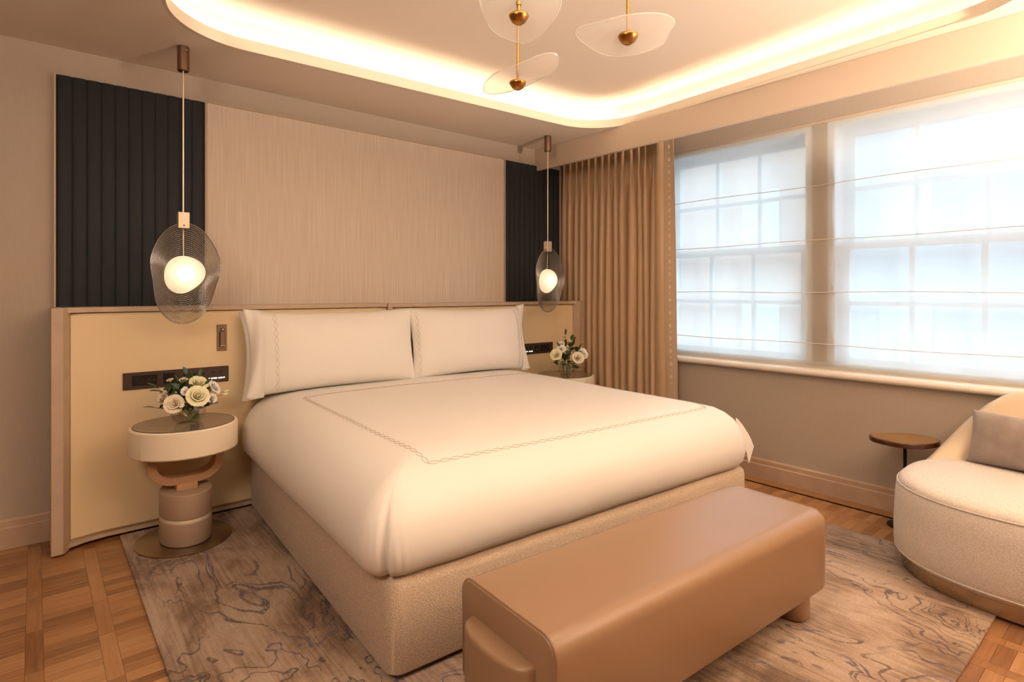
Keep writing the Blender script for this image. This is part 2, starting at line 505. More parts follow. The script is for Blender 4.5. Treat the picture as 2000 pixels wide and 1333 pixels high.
# ceiling with rounded cove
CC = (1.93, 1.815); CA = R(-3.0); CHW, CHH, CR = 1.55, 1.395, 0.42
def cove_ring(off, z, seg=20):
    ring = rrect(CHW + off, CHH + off, CR + off, 0, seg)
    c, s = math.cos(CA), math.sin(CA)
    return [Vector((CC[0] + p.x * c - p.y * s, CC[1] + p.x * s + p.y * c, z)) for p in ring]
def to_rect(p, x0, x1, y0, y1, z):
    d = Vector((p.x - CC[0], p.y - CC[1]))
    t = 1e9
    if d.x > 1e-9: t = min(t, (x1 - CC[0]) / d.x)
    if d.x < -1e-9: t = min(t, (x0 - CC[0]) / d.x)
    if d.y > 1e-9: t = min(t, (y1 - CC[1]) / d.y)
    if d.y < -1e-9: t = min(t, (y0 - CC[1]) / d.y)
    return Vector((CC[0] + d.x * t, CC[1] + d.y * t, z))
hole = cove_ring(0, ZC)
rect = (XL - .05, WX + .1, YB - .05, WY + .05)
# insert rectangle corners by densifying: snap nearest ring sample to each corner
outer = [to_rect(p, *rect, ZC) for p in hole]
for cx_, cy_ in ((rect[0], rect[2]), (rect[0], rect[3]), (rect[1], rect[2]), (rect[1], rect[3])):
    k = min(range(len(outer)), key=lambda i: (outer[i] - Vector((cx_, cy_, ZC))).length)
    outer[k] = Vector((cx_, cy_, ZC))
ceil = struct(obj('ceiling', join(loft([outer, hole], True, False, False)), M['ceiling'], smooth=False))
LIP = 0.060
obj('cove_lip', loft([cove_ring(0.0, ZC - 0.004), cove_ring(-0.006, ZC - 0.004), cove_ring(-0.006, ZC + 0.004), cove_ring(-0.002, ZC + 0.006), cove_ring(0.0, ZC + LIP), cove_ring(0.016, ZC + LIP), cove_ring(0.016, ZC + 0.012)], True, False, False), M['lip'], ceil, ang=25)
obj('cove_trough', loft([cove_ring(0.016, ZC + 0.012), cove_ring(0.15, ZC + 0.012), cove_ring(0.15, ZU)], True, False, False), M['lip'], ceil, ang=25)
obj('raised_panel', loft([cove_ring(0.16, ZU), cove_ring(0.16, ZU + 0.03)]), M['ceiling'], ceil, smooth=False)
obj('light_strip', loft([cove_ring(0.050, ZC + 0.030), cove_ring(0.070, ZC + 0.030)], True, False, False), M['led'], ceil, smooth=False)

# valance box above the window
trim = struct(obj('trim_1', bx(3.505, 3.535, YB, WY, 2.405, ZC, 0.002, 1), M['valance'], smooth=False))
trim['label'] = 'long pale box valance above the window'
# sill
sill_prof = [(0.0, 0.0), (-0.012, -0.008), (-0.018, -0.022), (-0.012, -0.036), (0.0, -0.042), (0.02, -0.042)]
ys, ye = OP[0][1] + .05, OP[1][0] - .06
ring_a = [Vector((WX - 0.028 + px, ys, ZS + pz)) for px, pz in sill_prof] + [Vector((WX + 0.20, ys, ZS - 0.042)), Vector((WX + 0.20, ys, ZS))]
ring_b = [Vector((p.x, ye, p.z)) for p in ring_a]
struct(obj('trim_2', join(loft([ring_a, ring_b]), bx(WX + .072, WX + .31, ye, ys, ZS - .01, ZS + .040)), M['sillpaint'], ang=50))['label'] = 'cream window sill with rounded nose'
def baseboard(name, p0, p1, nrm, h):
    nrm = Vector(nrm)
    prof = [(0, 0), (0.022, 0), (0.022, h * .70), (0.016, h * .74), (0.016, h * .93), (0.008, h), (0, h)]
    rings = [[Vector((p[0], p[1], 0)) + nrm * d + Vector((0, 0, z)) for d, z in prof] for p in (p0, p1)]
    return struct(obj(name, loft(rings), M['trim'], smooth=False))
baseboard('baseboard_bed', (XL, WY), (0.10, WY), (0, -1, 0), 0.150)
baseboard('baseboard_window', (WX, WY), (WX, YB), (-1, 0, 0), 0.135)
baseboard('baseboard_left', (XL, YB), (XL, WY), (1, 0, 0), 0.150)

# ------------------------------------------------------------------ windows
def window(name, y0, y1):
    # casing, then an upper (outer) and a lower (inner) sash of 3 x 2 panes each
    fr = join(bx(WX + .06, WX + .30, y0, y0 + .045, ZS + .041, ZH - .05), bx(WX + .06, WX + .30, y1 - .045, y1, ZS + .041, ZH - .05),
              bx(WX + .06, WX + .30, y0, y1, ZH - .05, ZH), bx(WX + .075, WX + .30, y0 + .046, y1 - .046, ZS + .0405, ZS + .055))
    o = struct(obj(name, fr, M['sash'], smooth=False))
    o['label'] = 'tall sash window behind the sheer blind'
    for xs, z0, z1, nm in ((4.15, 1.585, 2.37, 'upper_sash'), (4.055, 0.83, 1.625, 'lower_sash')):
        a, b = y0 + .045, y1 - .045
        st, ra, mu = 0.060, 0.048, 0.028
        ga, gb, gz0, gz1 = a + st, b - st, z0 + ra, z1 - ra
        sash = obj(nm, join(bx(xs - .02, xs + .02, a, ga, z0, z1), bx(xs - .02, xs + .02, gb, b, z0, z1),
                            bx(xs - .02, xs + .02, ga, gb, z0, gz0), bx(xs - .02, xs + .02, ga, gb, gz1, z1)), M['sash'], o, smooth=False)
        cw, ch = (gb - ga) / 3, (gz1 - gz0) / 2
        for k in (1, 2):
            obj('muntin', bx(xs - .016, xs + .016, ga + cw * k - mu / 2, ga + cw * k + mu / 2, gz0, gz1), M['sash'], sash, smooth=False)
        obj('muntin', bx(xs - .015, xs + .015, ga, gb, gz0 + ch - mu / 2, gz0 + ch + mu / 2), M['sash'], sash, smooth=False)
        for i in range(3):
            for j in range(2):
                obj('pane', bx(xs - .002, xs + .002, ga + cw * i, ga + cw * (i + 1), gz0 + ch * j, gz0 + ch * (j + 1)), M['pane'], sash, smooth=False)
window('window_1', *OP[0])
window('window_2', *OP[1])

# buildings across the street, only guessed at through the blind
def building(name, label, x, y0, y1, h, m, wy):
    b = thing(name, label, 'building', (x, (y0 + y1) / 2, -6))
    d = (y1 - y0) / 2
    obj('facade', bx(0, 6, -d, d, 0, h + 6), m, b, smooth=False)
    me = mesh('far_window', bx(-0.03, 0.05, -.6, .6, -.9, .9), M['farglass'], False)
    for k in range(int(2 * d / wy)):
        for zz in (6.2, 9.6):
            link('far_window', me, b, (0, -d + wy * (k + .5), zz))
building('townhouse', 'peach brick house across the street behind left window', 17.5, 7.0, 14.0, 5.6, M['brick'], 3.5)
building('townhouse', 'pale stone house across the street behind right window', 18.0, -5.0, 7.0, 6.2, M['stone'], 4.0)
struct(obj('ground', bx(4.4, 30, -30, 40, -6.2, -6.0), M['asphalt'], smooth=False))

# ------------------------------------------------------------------ roman blind
XS = 3.962
folds = [2.41, 2.007, 1.643, 1.300, 0.957]
by0, by1 = 0.27, 2.90
bl = thing('roman_blind', 'sheer white roman blind hanging in horizontal folds over window', 'blind', (XS, 0, 0))
P = []
rows = []
for a, b in zip(folds, folds[1:] + [0.822]):
    for i in range(7):
        t = i / 7
        rows.append((a + (b - a) * t, 0.010 * math.sin(PI * t) ** 1.0 * (1 if b > .9 else .3)))
rows.append((0.822, 0))
ny = 60
for z, bul in rows:
    r = []
    for j in range(ny + 1):
        yy = by1 + (by0 - by1) * j / ny
        sag = 0.004 * noise.noise(Vector((yy * 1.7, z * 3, 5)))
        r.append(Vector((-bul + sag, yy, z - 0.004 * math.sin(yy * 5 + z * 9))))
    P.append(r)
obj('fabric', sheet(P), M['sheer'], bl, ang=60)
for z in folds[1:]:
    path = []
    for j in range(ny + 1):
        yy = by1 + (by0 - by1) * j / ny
        path.append((-0.002 + 0.004 * noise.noise(Vector((yy * 1.7, z * 3, 5))), yy, z - 0.004 * math.sin(yy * 5 + z * 9)))
    obj('fold_rib', tube(path, 0.0028, 6), M['seam'], bl)
obj('headrail', bx(-0.018, 0.022, by0, by1, 2.408, 2.440, 0.003), M['headrail'], bl)
obj('hem_bar', bx(-0.004, 0.004, by0, by1, 0.816, 0.842, 0.002), M['sheer'], bl)

# ------------------------------------------------------------------ curtain
cu = thing('curtain', 'gold silk pinch-pleated curtain with embroidered leading edge', 'curtain', (3.846, 0, 0))
YA, YE = 3.835, 2.735
npl = 14; ns = 16
rowz = [2.56, 2.50, 2.44, 2.40, 2.37, 2.34, 2.30, 2.26, 2.22, 2.17, 2.12, 2.06] + [2.0 - 0.06 * i for i in range(33)] + [.02]
P = []
for z in rowz:
    h = (2.56 - z) / 2.54
    r = []
    for j in range(npl * ns + 1):
        u = j / (npl * ns)
        k = u * npl
        i0 = int(k)
        wob = 0.45 * noise.noise(Vector((k * 0.6, h * .7, 1.0)))
        ph = 2 * PI * (k + wob * min(1, h * 4))
        amp = 0.024 + 0.026 * min(1, max(0, (2.40 - z) / 0.35))
        s = 2 * ((math.sin(ph) + 1) / 2) ** 0.6 - 1
        # pinched tops are narrow ridges, lower down round folds
        pin = max(0, 1 - max(0, (2.40 - z)) / 0.30)
        sh = s * (1 - pin) + (2 * (max(0, s) ** 4) - 0.6) * pin
        a2 = amp * (0.85 + 0.45 * noise.noise(Vector((k * .8, 3, h * 1.2))))
        lean = 0.014 * noise.noise(Vector((k * .3, h * 1.2, 7)))
        yy = YA + (YE - YA) * u + 0.010 * math.cos(ph) * (1 - pin) + lean
        r.append(Vector((-a2 * sh, yy, z)))
    P.append(r)
obj('pleated_fabric', sheet(P), M['curtain'], cu, ang=80)
# flat leading edge with embroidered band, slightly turned to the room
def edge_pt(t, z):
    y = YE + 0.035 - 0.165 * t
    lean = 0.030 * (2.56 - z) / 2.5 * 0 
    return Vector((-0.040 + 0.006 * t - 0.018 * max(0, math.sin(PI * t / 0.5)) * (t < .5) + 0.006 * math.sin(t * 4 + z * 2), y - 0.055 * (2.56 - z) / 2.54 * t, z))
obj('leading_edge', sheet([[edge_pt(j / 16, z) for j in range(17)] for z in rowz], (0.004, 0, 0)), M['curtain'], cu, ang=80)
obj('trim_band', sheet([[edge_pt(0.52 + 0.45 * j / 5, z) + Vector((-0.003, 0, 0)) for j in range(6)] for z in rowz], (0.002, 0, 0)), M['band'], cu, ang=80)
mo = mesh('motif', slab(lambda d, z: circ(0.0105 - d, z, 12, b=0.016 - d), 0, 0.0016, 0.0006, 1), M['motif'])
mo2 = mesh('motif_bar', bx(-0.009, 0.009, -0.004, 0.004, 0, 0.0016, 0.0004, 1), M['motif'])
zz = 2.44
while zz > 0.62:
    for me, dz in ((mo, 0), (mo2, -0.050)):
        p = edge_pt(0.745, zz + dz) + Vector((-0.004, 0, 0))
        link('motif' if dz == 0 else 'motif_bar', me, cu, p, (R(90), 0, R(-78)))
    zz -= 0.100

# ------------------------------------------------------------------ wall panels
def fluted(label, x0, x1):
    t = thing('fluted_panel', label, 'wall panel', (0, WY - .001, 0), 0, 'navy fluted wall panels')
    z0, z1 = 1.17, 2.45
    obj('backing', bx(x0, x1, -0.016, 0, z0, z1), M['navy'], t, smooth=False)
    n = 11; wd = (x1 - x0 - 0.012) / n
    ring = lambda z: [Vector((wd / 2 * math.cos(a) * 0.995, -0.010 * math.sin(a) if 0 < a < PI else 0, z)) for a in [PI * i / 10 for i in range(11)]]
    me = mesh('flute', loft([ring(z0), ring(z1 - 0.004), [Vector((p.x * .9, p.y * .7, z1)) for p in ring(z1)]]), M['navy'], ang=50)
    for i in range(n):
        link('flute', me, t, (x0 + 0.006 + wd * (i + .5), -0.016, 0))
    for xa in (x0 - 0.008, x1):
        obj('edge_strip', bx(xa, xa + 0.008, -0.034, 0, z0, z1), M['frame'], t, smooth=False)
    return t
fluted('navy fluted panel on the wall above the left nightstand', 0.085, 0.790)
fluted('navy fluted panel on the wall beside the curtain', 3.130, 3.800)
gp = thing('grasscloth_panel', 'wide beige grasscloth wall panel between the navy panels', 'wall panel', (0, WY - .001, 0))
obj('panel', bx(0.800, 3.122, -0.024, 0, 1.17, 2.45, 0.002, 1), M['grass'], gp, smooth=False)
obj('edge_strip', bx(0.800, 3.122, -0.030, 0, 2.45, 2.456), M['frame'], gp, smooth=False)

# ------------------------------------------------------------------ headboard
hb = thing('headboard', 'wide cream leather headboard in a pale wood frame behind the bed', 'headboard')
HXL, HXR, HZ = 0.060, 3.805, 1.222
def hb_y(x):
    d = min(x - HXL, HXR - x)
    t = min(1, max(0, d) / 0.24)
    return 3.556 + (3.652 - 3.556) * (1 - (1 - t) ** 2)
def hb_strip(x0, x1, z0, z1, dy0, dy1, n=24, bev=0.0):
    """curved slab following the plan of the headboard; dy0 front offset, dy1 back offset"""
    rings = []
    for i in range(n + 1):
        x = x0 + (x1 - x0) * i / n
        y = hb_y(x)
        if bev:
            e = bev * (1 - math.sqrt(max(0, 1 - (1 - min(1, min(i, n - i) / 2)) ** 2)))
        else: e = 0
        b = bev
        rings.append([Vector((x, y + dy0 + e + b, z0)), Vector((x, y + dy0 + e, z0 + b)), Vector((x, y + dy0 + e, z1 - b)), Vector((x, y + dy0 + e + b, z1)), Vector((x, y + dy1, z1)), Vector((x, y + dy1, z0))])
    return loft(rings)
XM = 1.925
obj('core', hb_strip(HXL + .01, HXR - .01, 0.03, 1.17, 0.022, 0.16, 40), M['frame'], hb, smooth=False)
obj('end_stile', bx(HXL, HXL + 0.050, 3.556, 3.828, 0.012, HZ, 0.003, 1), M['frame'], hb, smooth=False)
obj('end_stile', bx(HXR - 0.040, HXR, 3.556, 3.828, 0.012, HZ, 0.003, 1), M['frame'], hb, smooth=False)
def bevel_stile(x0, x1):
    return loft([[Vector((x0, 3.558, z)), Vector((x1, hb_y(x1) + 0.012, z)), Vector((x1, 3.828, z)), Vector((x0, 3.828, z))] for z in (0.012, HZ - 0.004)])
obj('stile', bevel_stile(HXL + 0.050, HXL + 0.076), M['frame'], hb, smooth=False)
obj('stile', bevel_stile(HXR - 0.040, HXR - 0.062), M['frame'], hb, smooth=False)
obj('top_rail', hb_strip(HXL + .05, XM - 0.02, HZ - 0.026, HZ, -0.004, 0.174), M['frame'], hb)
obj('top_rail', hb_strip(XM + 0.005, HXR - .04, HZ - 0.030, HZ - 0.004, -0.004, 0.174), M['frame'], hb)
obj('middle_stile', bx(XM - 0.012, XM + 0.022, hb_y(XM) - 0.006, 3.828, 0.03, HZ - 0.002, 0.003, 1), M['frame'], hb, smooth=False)
obj('bottom_rail', hb_strip(HXL + .05, HXR - .04, 0.022, 0.040, -0.002, 0.16, 40), M['frame'], hb)
obj('leather_panel', hb_strip(HXL + 0.078, XM - 0.018, 0.045, HZ - 0.030, 0.002, 0.05, 40, 0.012), M['cream'], hb)
obj('leather_panel', hb_strip(XM + 0.024, HXR - 0.064, 0.045, HZ - 0.034, 0.006, 0.05, 40, 0.012), M['cream'], hb)

# ------------------------------------------------------------------ switch plates on the headboard
HY = 3.652
def words(body, size, parent, loc):
    cv = bpy.data.curves.new('lettering', 'FONT'); cv.body = body; cv.size = size; cv.extrude = 0.0004
    cv.align_x = 'CENTER'; cv.materials.append(M['text'])
    tmp = bpy.data.objects.new('lettering_curve', cv); C.objects.link(tmp)
    bpy.context.view_layer.update()
    me = bpy.data.meshes.new_from_object(tmp.evaluated_get(bpy.context.evaluated_depsgraph_get()))
    bpy.data.objects.remove(tmp)
    o = bpy.data.objects.new('lettering', me); C.objects.link(o)
    o.parent = parent; o.location = loc; o.rotation_euler = (R(90), 0, 0)
def button(par, x, z, r=0.010):
    obj('button', xf(lathe([(r * 1.15, 0), (r * 1.15, .001), (r, .0012), (r, .005), (r * .8, .0058)], 20), (x, -0.008, z), (R(90), 0, 0)), M['socket'], par)
def socket(par, x, z, ww, hh):
    s = obj('socket', bx(x - ww / 2, x + ww / 2, -0.0095, -0.006, z - hh / 2, z + hh / 2, 0.001, 1), M['socket'], par)
    return s
op = thing('outlet_panel', 'dark bronze outlet strip on headboard above the left nightstand', 'outlet', (0.617, HY - 0.0, 0.823))
obj('plate', bx(-0.258, 0.258, -0.008, 0.004, -0.045, 0.045, 0.0015, 1), M['plate'], op)
s = socket(op, -0.160, 0, 0.116, 0.056)
obj('socket_ring', xf(tube([(0.016 * math.cos(a), 0.016 * math.sin(a), 0) for a in [2 * PI * i / 20 for i in range(20)]], 0.0012, 6, True), (-0.185, -0.010, 0), (R(90), 0, 0)), M['plate'], s)
for dx in (-0.013, 0.013):
    obj('port', bx(-0.130 + dx - 0.006, -0.130 + dx + 0.006, -0.011, -0.009, -0.004, 0.004, 0.0006, 1), M['plate'], s)
s = socket(op, -0.045, 0, 0.056, 0.056)
obj('port', bx(-0.054, -0.036, -0.011, -0.009, -0.012, -0.009), M['nickel'], s)
for x in (0.035, 0.080, 0.122): button(op, x, 0.014)
for x in (0.176, 0.216):
    for dx in (-0.007, 0, 0.007):
        obj('icon', bx(x + dx - .0022, x + dx + .0022, -0.0088, -0.007, 0.008 - abs(dx) * .3, 0.022 - abs(dx) * .3), M['socket'], op, smooth=False)
words('MASTER', 0.0125, op, (0.174, -0.0086, -0.026))
words('NIGHT', 0.0125, op, (0.220, -0.0086, -0.026))
op = thing('outlet_panel', 'dark bronze outlet strip on headboard by the curtain-side nightstand', 'outlet', (3.262, HY, 0.815))
obj('plate', bx(-0.258, 0.258, -0.008, 0.004, -0.045, 0.045, 0.0015, 1), M['plate'], op)
socket(op, 0.160, 0, 0.116, 0.056)
s = socket(op, 0.062, 0, 0.052, 0.056)
obj('port', bx(0.052, 0.072, -0.011, -0.009, -0.012, -0.009), M['nickel'], s)
for x in (-0.100, -0.055, -0.010): button(op, x, 0.012)
for x, wd in ((-0.104, 'DND'), (-0.058, 'LAMPS'), (-0.005, 'MASTER')):
    words(wd, 0.0125, op, (x, -0.0086, -0.026))
rl = thing('reading_light', 'bronze recessed reading light plate high on the left headboard', 'wall light', (0.840, HY, 1.034))
obj('plate', bx(-0.026, 0.026, -0.006, 0.004, -0.076, 0.076, 0.0015, 1), M['plate2'], rl)
obj('recess', bx(-0.0145, 0.0145, -0.0068, -0.005, -0.054, 0.036), M['socket'], rl, smooth=False)
obj('lamp_arm', bx(-0.0105, 0.0155, -0.013, -0.006, -0.047, 0.037, 0.002, 1), M['plate2'], rl)
obj('lamp_tip', bx(-0.010, 0.015, -0.0138, -0.012, -0.049, -0.045), M['nickel'], rl)
obj('pivot', xf(lathe([(0.010, 0), (0.010, .004), (0.006, .005)], 20), (0.002, -0.006, 0.048), (R(90), 0, 0)), M['socket'], rl)
obj('knob', xf(lathe([(0.006, 0), (0.006, .008), (0.004, .010)], 20), (0.002, -0.008, 0.048), (R(90), 0, 0)), M['nickel'], rl)

# ------------------------------------------------------------------ rug
rug = obj('rug', slab(lambda d, z: rrect(1.524 - d, 1.572 - d, 0.012, z, 4), 0.0, 0.013, 0.005), M['rug'], loc=(1.869, 2.079, 0.0))
tag(rug, 'abstract beige rug with marbled grey-violet veins under the bed', 'rug')
ZR = 0.013

# ------------------------------------------------------------------ bed
BC = (1.992, 2.606); BA = R(-3.0); BHW, BHL = 1.055, 0.985
bed = thing('bed_base', 'upholstered ivory boucle bed base under the white duvet', 'bed', (BC[0], BC[1], ZR), BA)
def base_ring(d, z): return rrect(BHW - d, BHL - d, 0.05, z, 8)
obj('body', loft([base_ring(0.02, 0.018), base_ring(0.004, 0.022), base_ring(0, 0.03), base_ring(0, 0.295), base_ring(0.004, 0.318), base_ring(0.018, 0.333), base_ring(0.05, 0.337)]), M['boucle'], bed)
obj('plinth', bx(-BHW + .06, BHW - .06, -BHL + .06, BHL - .02, 0, 0.025), M['socket'], bed, smooth=False)

# duvet: rounded shell hugging the mattress
def duvet_ring(d, z, seg=26):
    # asymmetric bulge: left +.075, right +.03, foot +.035, head -.02
    l, r, f, h = -BHW - .072 + d, BHW + .025 - d, -BHL - .030 + d, BHL - .015 - d * 0.12
    hw, hh = (r - l) / 2, (h - f) / 2
    return rrect(hw, hh, max(0.135 - d * .75, 0.03), z, seg, ((l + r) / 2, (f + h) / 2))
prof = [(0.10, 0.344), (0.060, 0.343), (0.035, 0.348), (0.012, 0.375), (0.002, 0.42), (0.0, 0.455), (0.008, 0.505), (0.026, 0.55), (0.055, 0.59), (0.095, 0.625), (0.145, 0.652), (0.21, 0.671), (0.30, 0.683), (0.42, 0.689), (0.56, 0.691), (0.72, 0.692), (0.88, 0.692), (0.96, .692)]
def densify(ring, step=0.03):
    out = []
    for a, b in zip(ring, ring[1:] + ring[:1]):
        n = max(1, int(round((b - a).length / step)))
        out += [a + (b - a) * (i / n) for i in range(n)]
    return out
tmpl = duvet_ring(0, 0)
counts = [max(1, int(round((b - a).length / 0.03))) for a, b in zip(tmpl, tmpl[1:] + tmpl[:1])]
def dens(ring):
    out = []
    for (a, b), n in zip(zip(ring, ring[1:] + ring[:1]), counts):
        out += [a + (b - a) * (i / n) for i in range(n)]
    return out
rings = []
cl = Vector((-BHW - .06, -BHL - .02, 0))           # front left corner
for d, z in prof:
    r = dens(duvet_ring(d, z))
    for p in r:
        nz = noise.noise(Vector((p.x * 1.9, p.y * 1.9, z * 3))) * 0.006
        if d > 0.05: p.z += nz
        dx = Vector((p.x - cl.x, p.y - cl.y, 0)).length
        out = Vector((p.x, p.y, 0)).normalized()
        fall = math.exp(-(dx / 0.16) ** 2) * min(1, max(0, (0.62 - z) / 0.2))
        # gathered tuck at the corner: fan of small pleats left of the mitre
        ang = math.atan2(p.y - (cl.y + .13), p.x - (cl.x + .13))
        p += out * fall * (0.0035 * math.sin(ang * 30 + z * 26) * max(0, math.sin(2 * (ang + PI) - .5)) - 0.030 * math.exp(-((ang + 2.30) / 0.085) ** 2))
        p += out * 0.004 * noise.noise(Vector((p.x * 4, p.y * 4, z * 5)))
        if z < 0.36: p.z += 0.004 * noise.noise(Vector((p.x * 6, p.y * 6, 3)))
    rings.append(r)
dv = loft(rings)
duvet = thing('duvet', 'white duvet spread over the bed with chain stitch border', 'duvet', (BC[0], BC[1], ZR), BA)
obj('cover', dv, M['linen'], duvet, ang=60)
bvh = BVHTree.FromPolygons([tuple(v) for v in dv[0]], dv[1])
def on_duvet(x, y, lift=0.0012):
    h = bvh.ray_cast(Vector((x, y, 2)), Vector((0, 0, -1)))
    return Vector((x, y, (h[0].z if h[0] else 0.69) + lift))
EX0, EX1, EY0, EY1 = -0.845, 0.86, -0.855, 0.62
def chain(a, b, pitch, amp, f, r, n_per=10):
    a, b = Vector(a), Vector(b); L = (b - a).length; t = (b - a) / L
    nrm = Vector((-t.y, t.x)); n = max(1, round(L / pitch)); parts = []
    for sgn in (1, -1):
        path = []
        for i in range(n * n_per + 1):
            s = L * i / (n * n_per)
            q = a + t * s + nrm * sgn * amp * math.sin(PI * i / n_per)
            path.append(f(q.x, q.y))
        parts.append(tube(path, r, 4))
    return join(*parts)
for a, b in (((EX0, EY0), (EX1, EY0)), ((EX1, EY0), (EX1, EY1)), ((EX1, EY1), (EX0, EY1)), ((EX0, EY1), (EX0, EY0))):
    obj('chain_stitch', chain(a, b, 0.047, 0.0095, on_duvet, 0.0008, 8), M['thread'], duvet)
# corner of the cover sticking out at the far foot corner
fx, fy = BHW + 0.005, -BHL + 0.03
G = []
for i in range(7):
    t = i / 6
    row = []
    for j in range(5):
        q = j / 4
        row.append(Vector((fx - 0.02 + (0.115 - 0.05 * q) * t, fy + 0.03 - 0.03 * t + 0.006 * math.sin(5 * t), 0.590 - (0.06 + 0.11 * t) * t - 0.085 * q * (0.3 + 0.7 * t))))
    G.append(row)
obj('loose_corner', sheet(G, (0, 0.005, 0)), M['linen'], duvet)

# pillows
def pillow_vf(wd, ht, th, seed, nu=40, nv=26):
    V, F = [], []
    def pt(u, v, side):
        x = wd / 2 * u; y = ht / 2 * v
        # concave edges, pulled-out corners
        x *= 1 - 0.045 * (1 - v * v) * abs(u) ** 3 * 1.0
        y *= 1 - 0.075 * (1 - u * u) * abs(v) ** 3
        k = max(0, 1 - abs(u) ** 3.2) ** 0.55 * max(0, 1 - abs(v) ** 2.8) ** 0.55
        n = noise.noise(Vector((u * 1.7 + seed, v * 1.7, side))) * 0.010 * k
        return Vector((x, side * (th / 2 * k + 0.0015) + n, y))
    us = [math.sin(PI / 2 * (2 * i / nu - 1)) * .35 + (2 * i / nu - 1) * .65 for i in range(nu + 1)]
    vs_ = [math.sin(PI / 2 * (2 * j / nv - 1)) * .35 + (2 * j / nv - 1) * .65 for j in range(nv + 1)]
    fr = [[pt(u, v, -1) for u in us] for v in vs_]
    bk = [[pt(u, v, 1) for u in us] for v in vs_]
    a = sheet(fr); b = sheet(bk)
    V, F = join(a, (b[0], [f[::-1] for f in b[1]]))
    n, m = nu + 1, nv + 1; o = n * m
    rim = [j for j in range(n)] + [i * n + n - 1 for i in range(1, m)] + [(m - 1) * n + j for j in range(n - 2, -1, -1)] + [i * n for i in range(m - 2, 0, -1)]
    for p, q in zip(rim, rim[1:] + rim[:1]): F.append([q, p, p + o, q + o])
    return V, F
def pillow(name, label, cx_, cy_, wd, tilt, rz, flap=None, chains=(), th=0.20, seed=0, ht=0.50, z=0.680):
    t = thing(name, label, 'pillow', (cx_, cy_, z + ZR), rz, 'bed pillows')
    t.rotation_euler = (tilt, 0, rz)
    vf = xf(pillow_vf(wd, ht, th, seed), (0, 0, ht / 2))
    obj('case', vf, M['linen'], t, ang=60)
    tree = BVHTree.FromPolygons([tuple(v) for v in vf[0]], vf[1])
    def f(x, zz):
        h = tree.ray_cast(Vector((x, -1, zz)), Vector((0, 1, 0)))
        return Vector((x, (h[0].y if h[0] else 0) - 0.0012, zz))
    for cx2 in chains:
        obj('chain_stitch', chain((cx2, 0.022), (cx2, ht - 0.03), 0.043, 0.0095, f, 0.0008, 8), M['thread'], t)
    if flap:
        for k, (sh, dz) in enumerate(((0.0, 0.0), (0.03, 0.012))):
            G = []
            for i in range(14):
                v = i / 13
                row = []
                for j in range(9):
                    s = j / 8
                    x = flap * (wd / 2 - 0.075 + 0.005 + (0.095 - 0.035 * math.sin(PI * v) + 0.012 * k) * s)
                    fold = 0.012 * math.sin(s * 5 + v * 6 + k) * s
                    base = f(flap * (wd / 2 - 0.072), 0.02 + (ht - 0.04) * v).y
                    row.append(Vector((x, base * (1 - s) ** .6 + fold + sh * s * (1 if k else -1), 0.004 - dz + (ht - 0.002) * v + 0.01 * s * (v - .5) * 2)))
                G.append(row)
            obj('open_flap', sheet(G, (0, 0.002, 0)), M['linen'], t, ang=70)
    return t
pillow('pillow', 'white pillow with open flap leaning on headboard near left nightstand', 1.492, 3.475, 1.08, R(-9), BA * .6, flap=-1, chains=(-0.400,), seed=1.0)
pillow('pillow', 'white pillow leaning on headboard toward the curtain side', 2.508, 3.440, 1.02, R(-9), BA * .6, flap=1, chains=(-0.462, 0.405), seed=4.0)

# ------------------------------------------------------------------ bench
be = thing('bench', 'tan leather upholstered bench standing at the foot of bed', 'bench', (1.700, 1.185, ZR), R(-3.05))
BL, BD = 0.712, 0.218
zb, zt = 0.118, 0.425
def bench_section(x):
    ring = []
    # rounded top edges, square lower edges (profile in y-z)
    rr = 0.055
    for k, (sy, sz, a0) in enumerate(((1, 1, 0), (-1, 1, 90))):
        for i in range(9):
            a = R(a0 + 90 * i / 8)
            ring.append(Vector((x, sy * (BD - rr) + rr * math.cos(a), zt - rr + rr * math.sin(a))))
    for sy in (-1, 1):
        ring.append(Vector((x, sy * BD * .985, zb + .01))); 
        if sy == -1: ring.append(Vector((x, -BD * .96, zb)))
    ring.insert(-1, Vector((x, BD * .96, zb)))
    return ring
rs = []
for x, sc in ((-BL, .962), (-BL + .004, .985), (-BL + .014, 1.0), (-BL + .2, 1), (0, 1.0), (BL - .2, 1), (BL - .03, 1.0), (BL - .008, .985), (BL, .955)):
    cz = (zb + zt) / 2
    rs.append([Vector((x, p.y * sc, cz + (p.z - cz) * sc)) for p in bench_section(x)])
obj('seat_body', loft(rs), M['tan'], be, ang=50)
cz = (zb + zt) / 2
pipe = [Vector((-BL + .008, p.y * 0.997, cz + (p.z - cz) * 0.997)) for p in bench_section(0)]
obj('piping', tube(pipe, 0.0035, 6, True), M['tan'], be)
def dring(d, z, hy, out, sx, xb, c=0.0):
    P = [Vector((xb, c + hy - d, z)), Vector((xb, c - hy + d, z))]
    pts = []
    for i in range(19):
        a = PI * i / 18
        pts.append(Vector((xb + sx * (out - d) * math.sin(a) ** .75, c + (hy - d) * math.cos(a), z)))
    return pts
obj('leg', slab(lambda d, z: dring(d, z, 0.150, 0.072, -1, -BL + 0.004, 0.005), 0, 0.330, 0.014, 4), M['tan'], be, ang=50)
for yy in (-0.118, 0.100):
    obj('leg', slab(lambda d, z: rrect(0.058 - d, 0.062 - d, 0.045, z, 6, (BL - .085, yy)), 0, 0.135, 0.010, 3), M['tan'], be, ang=50)

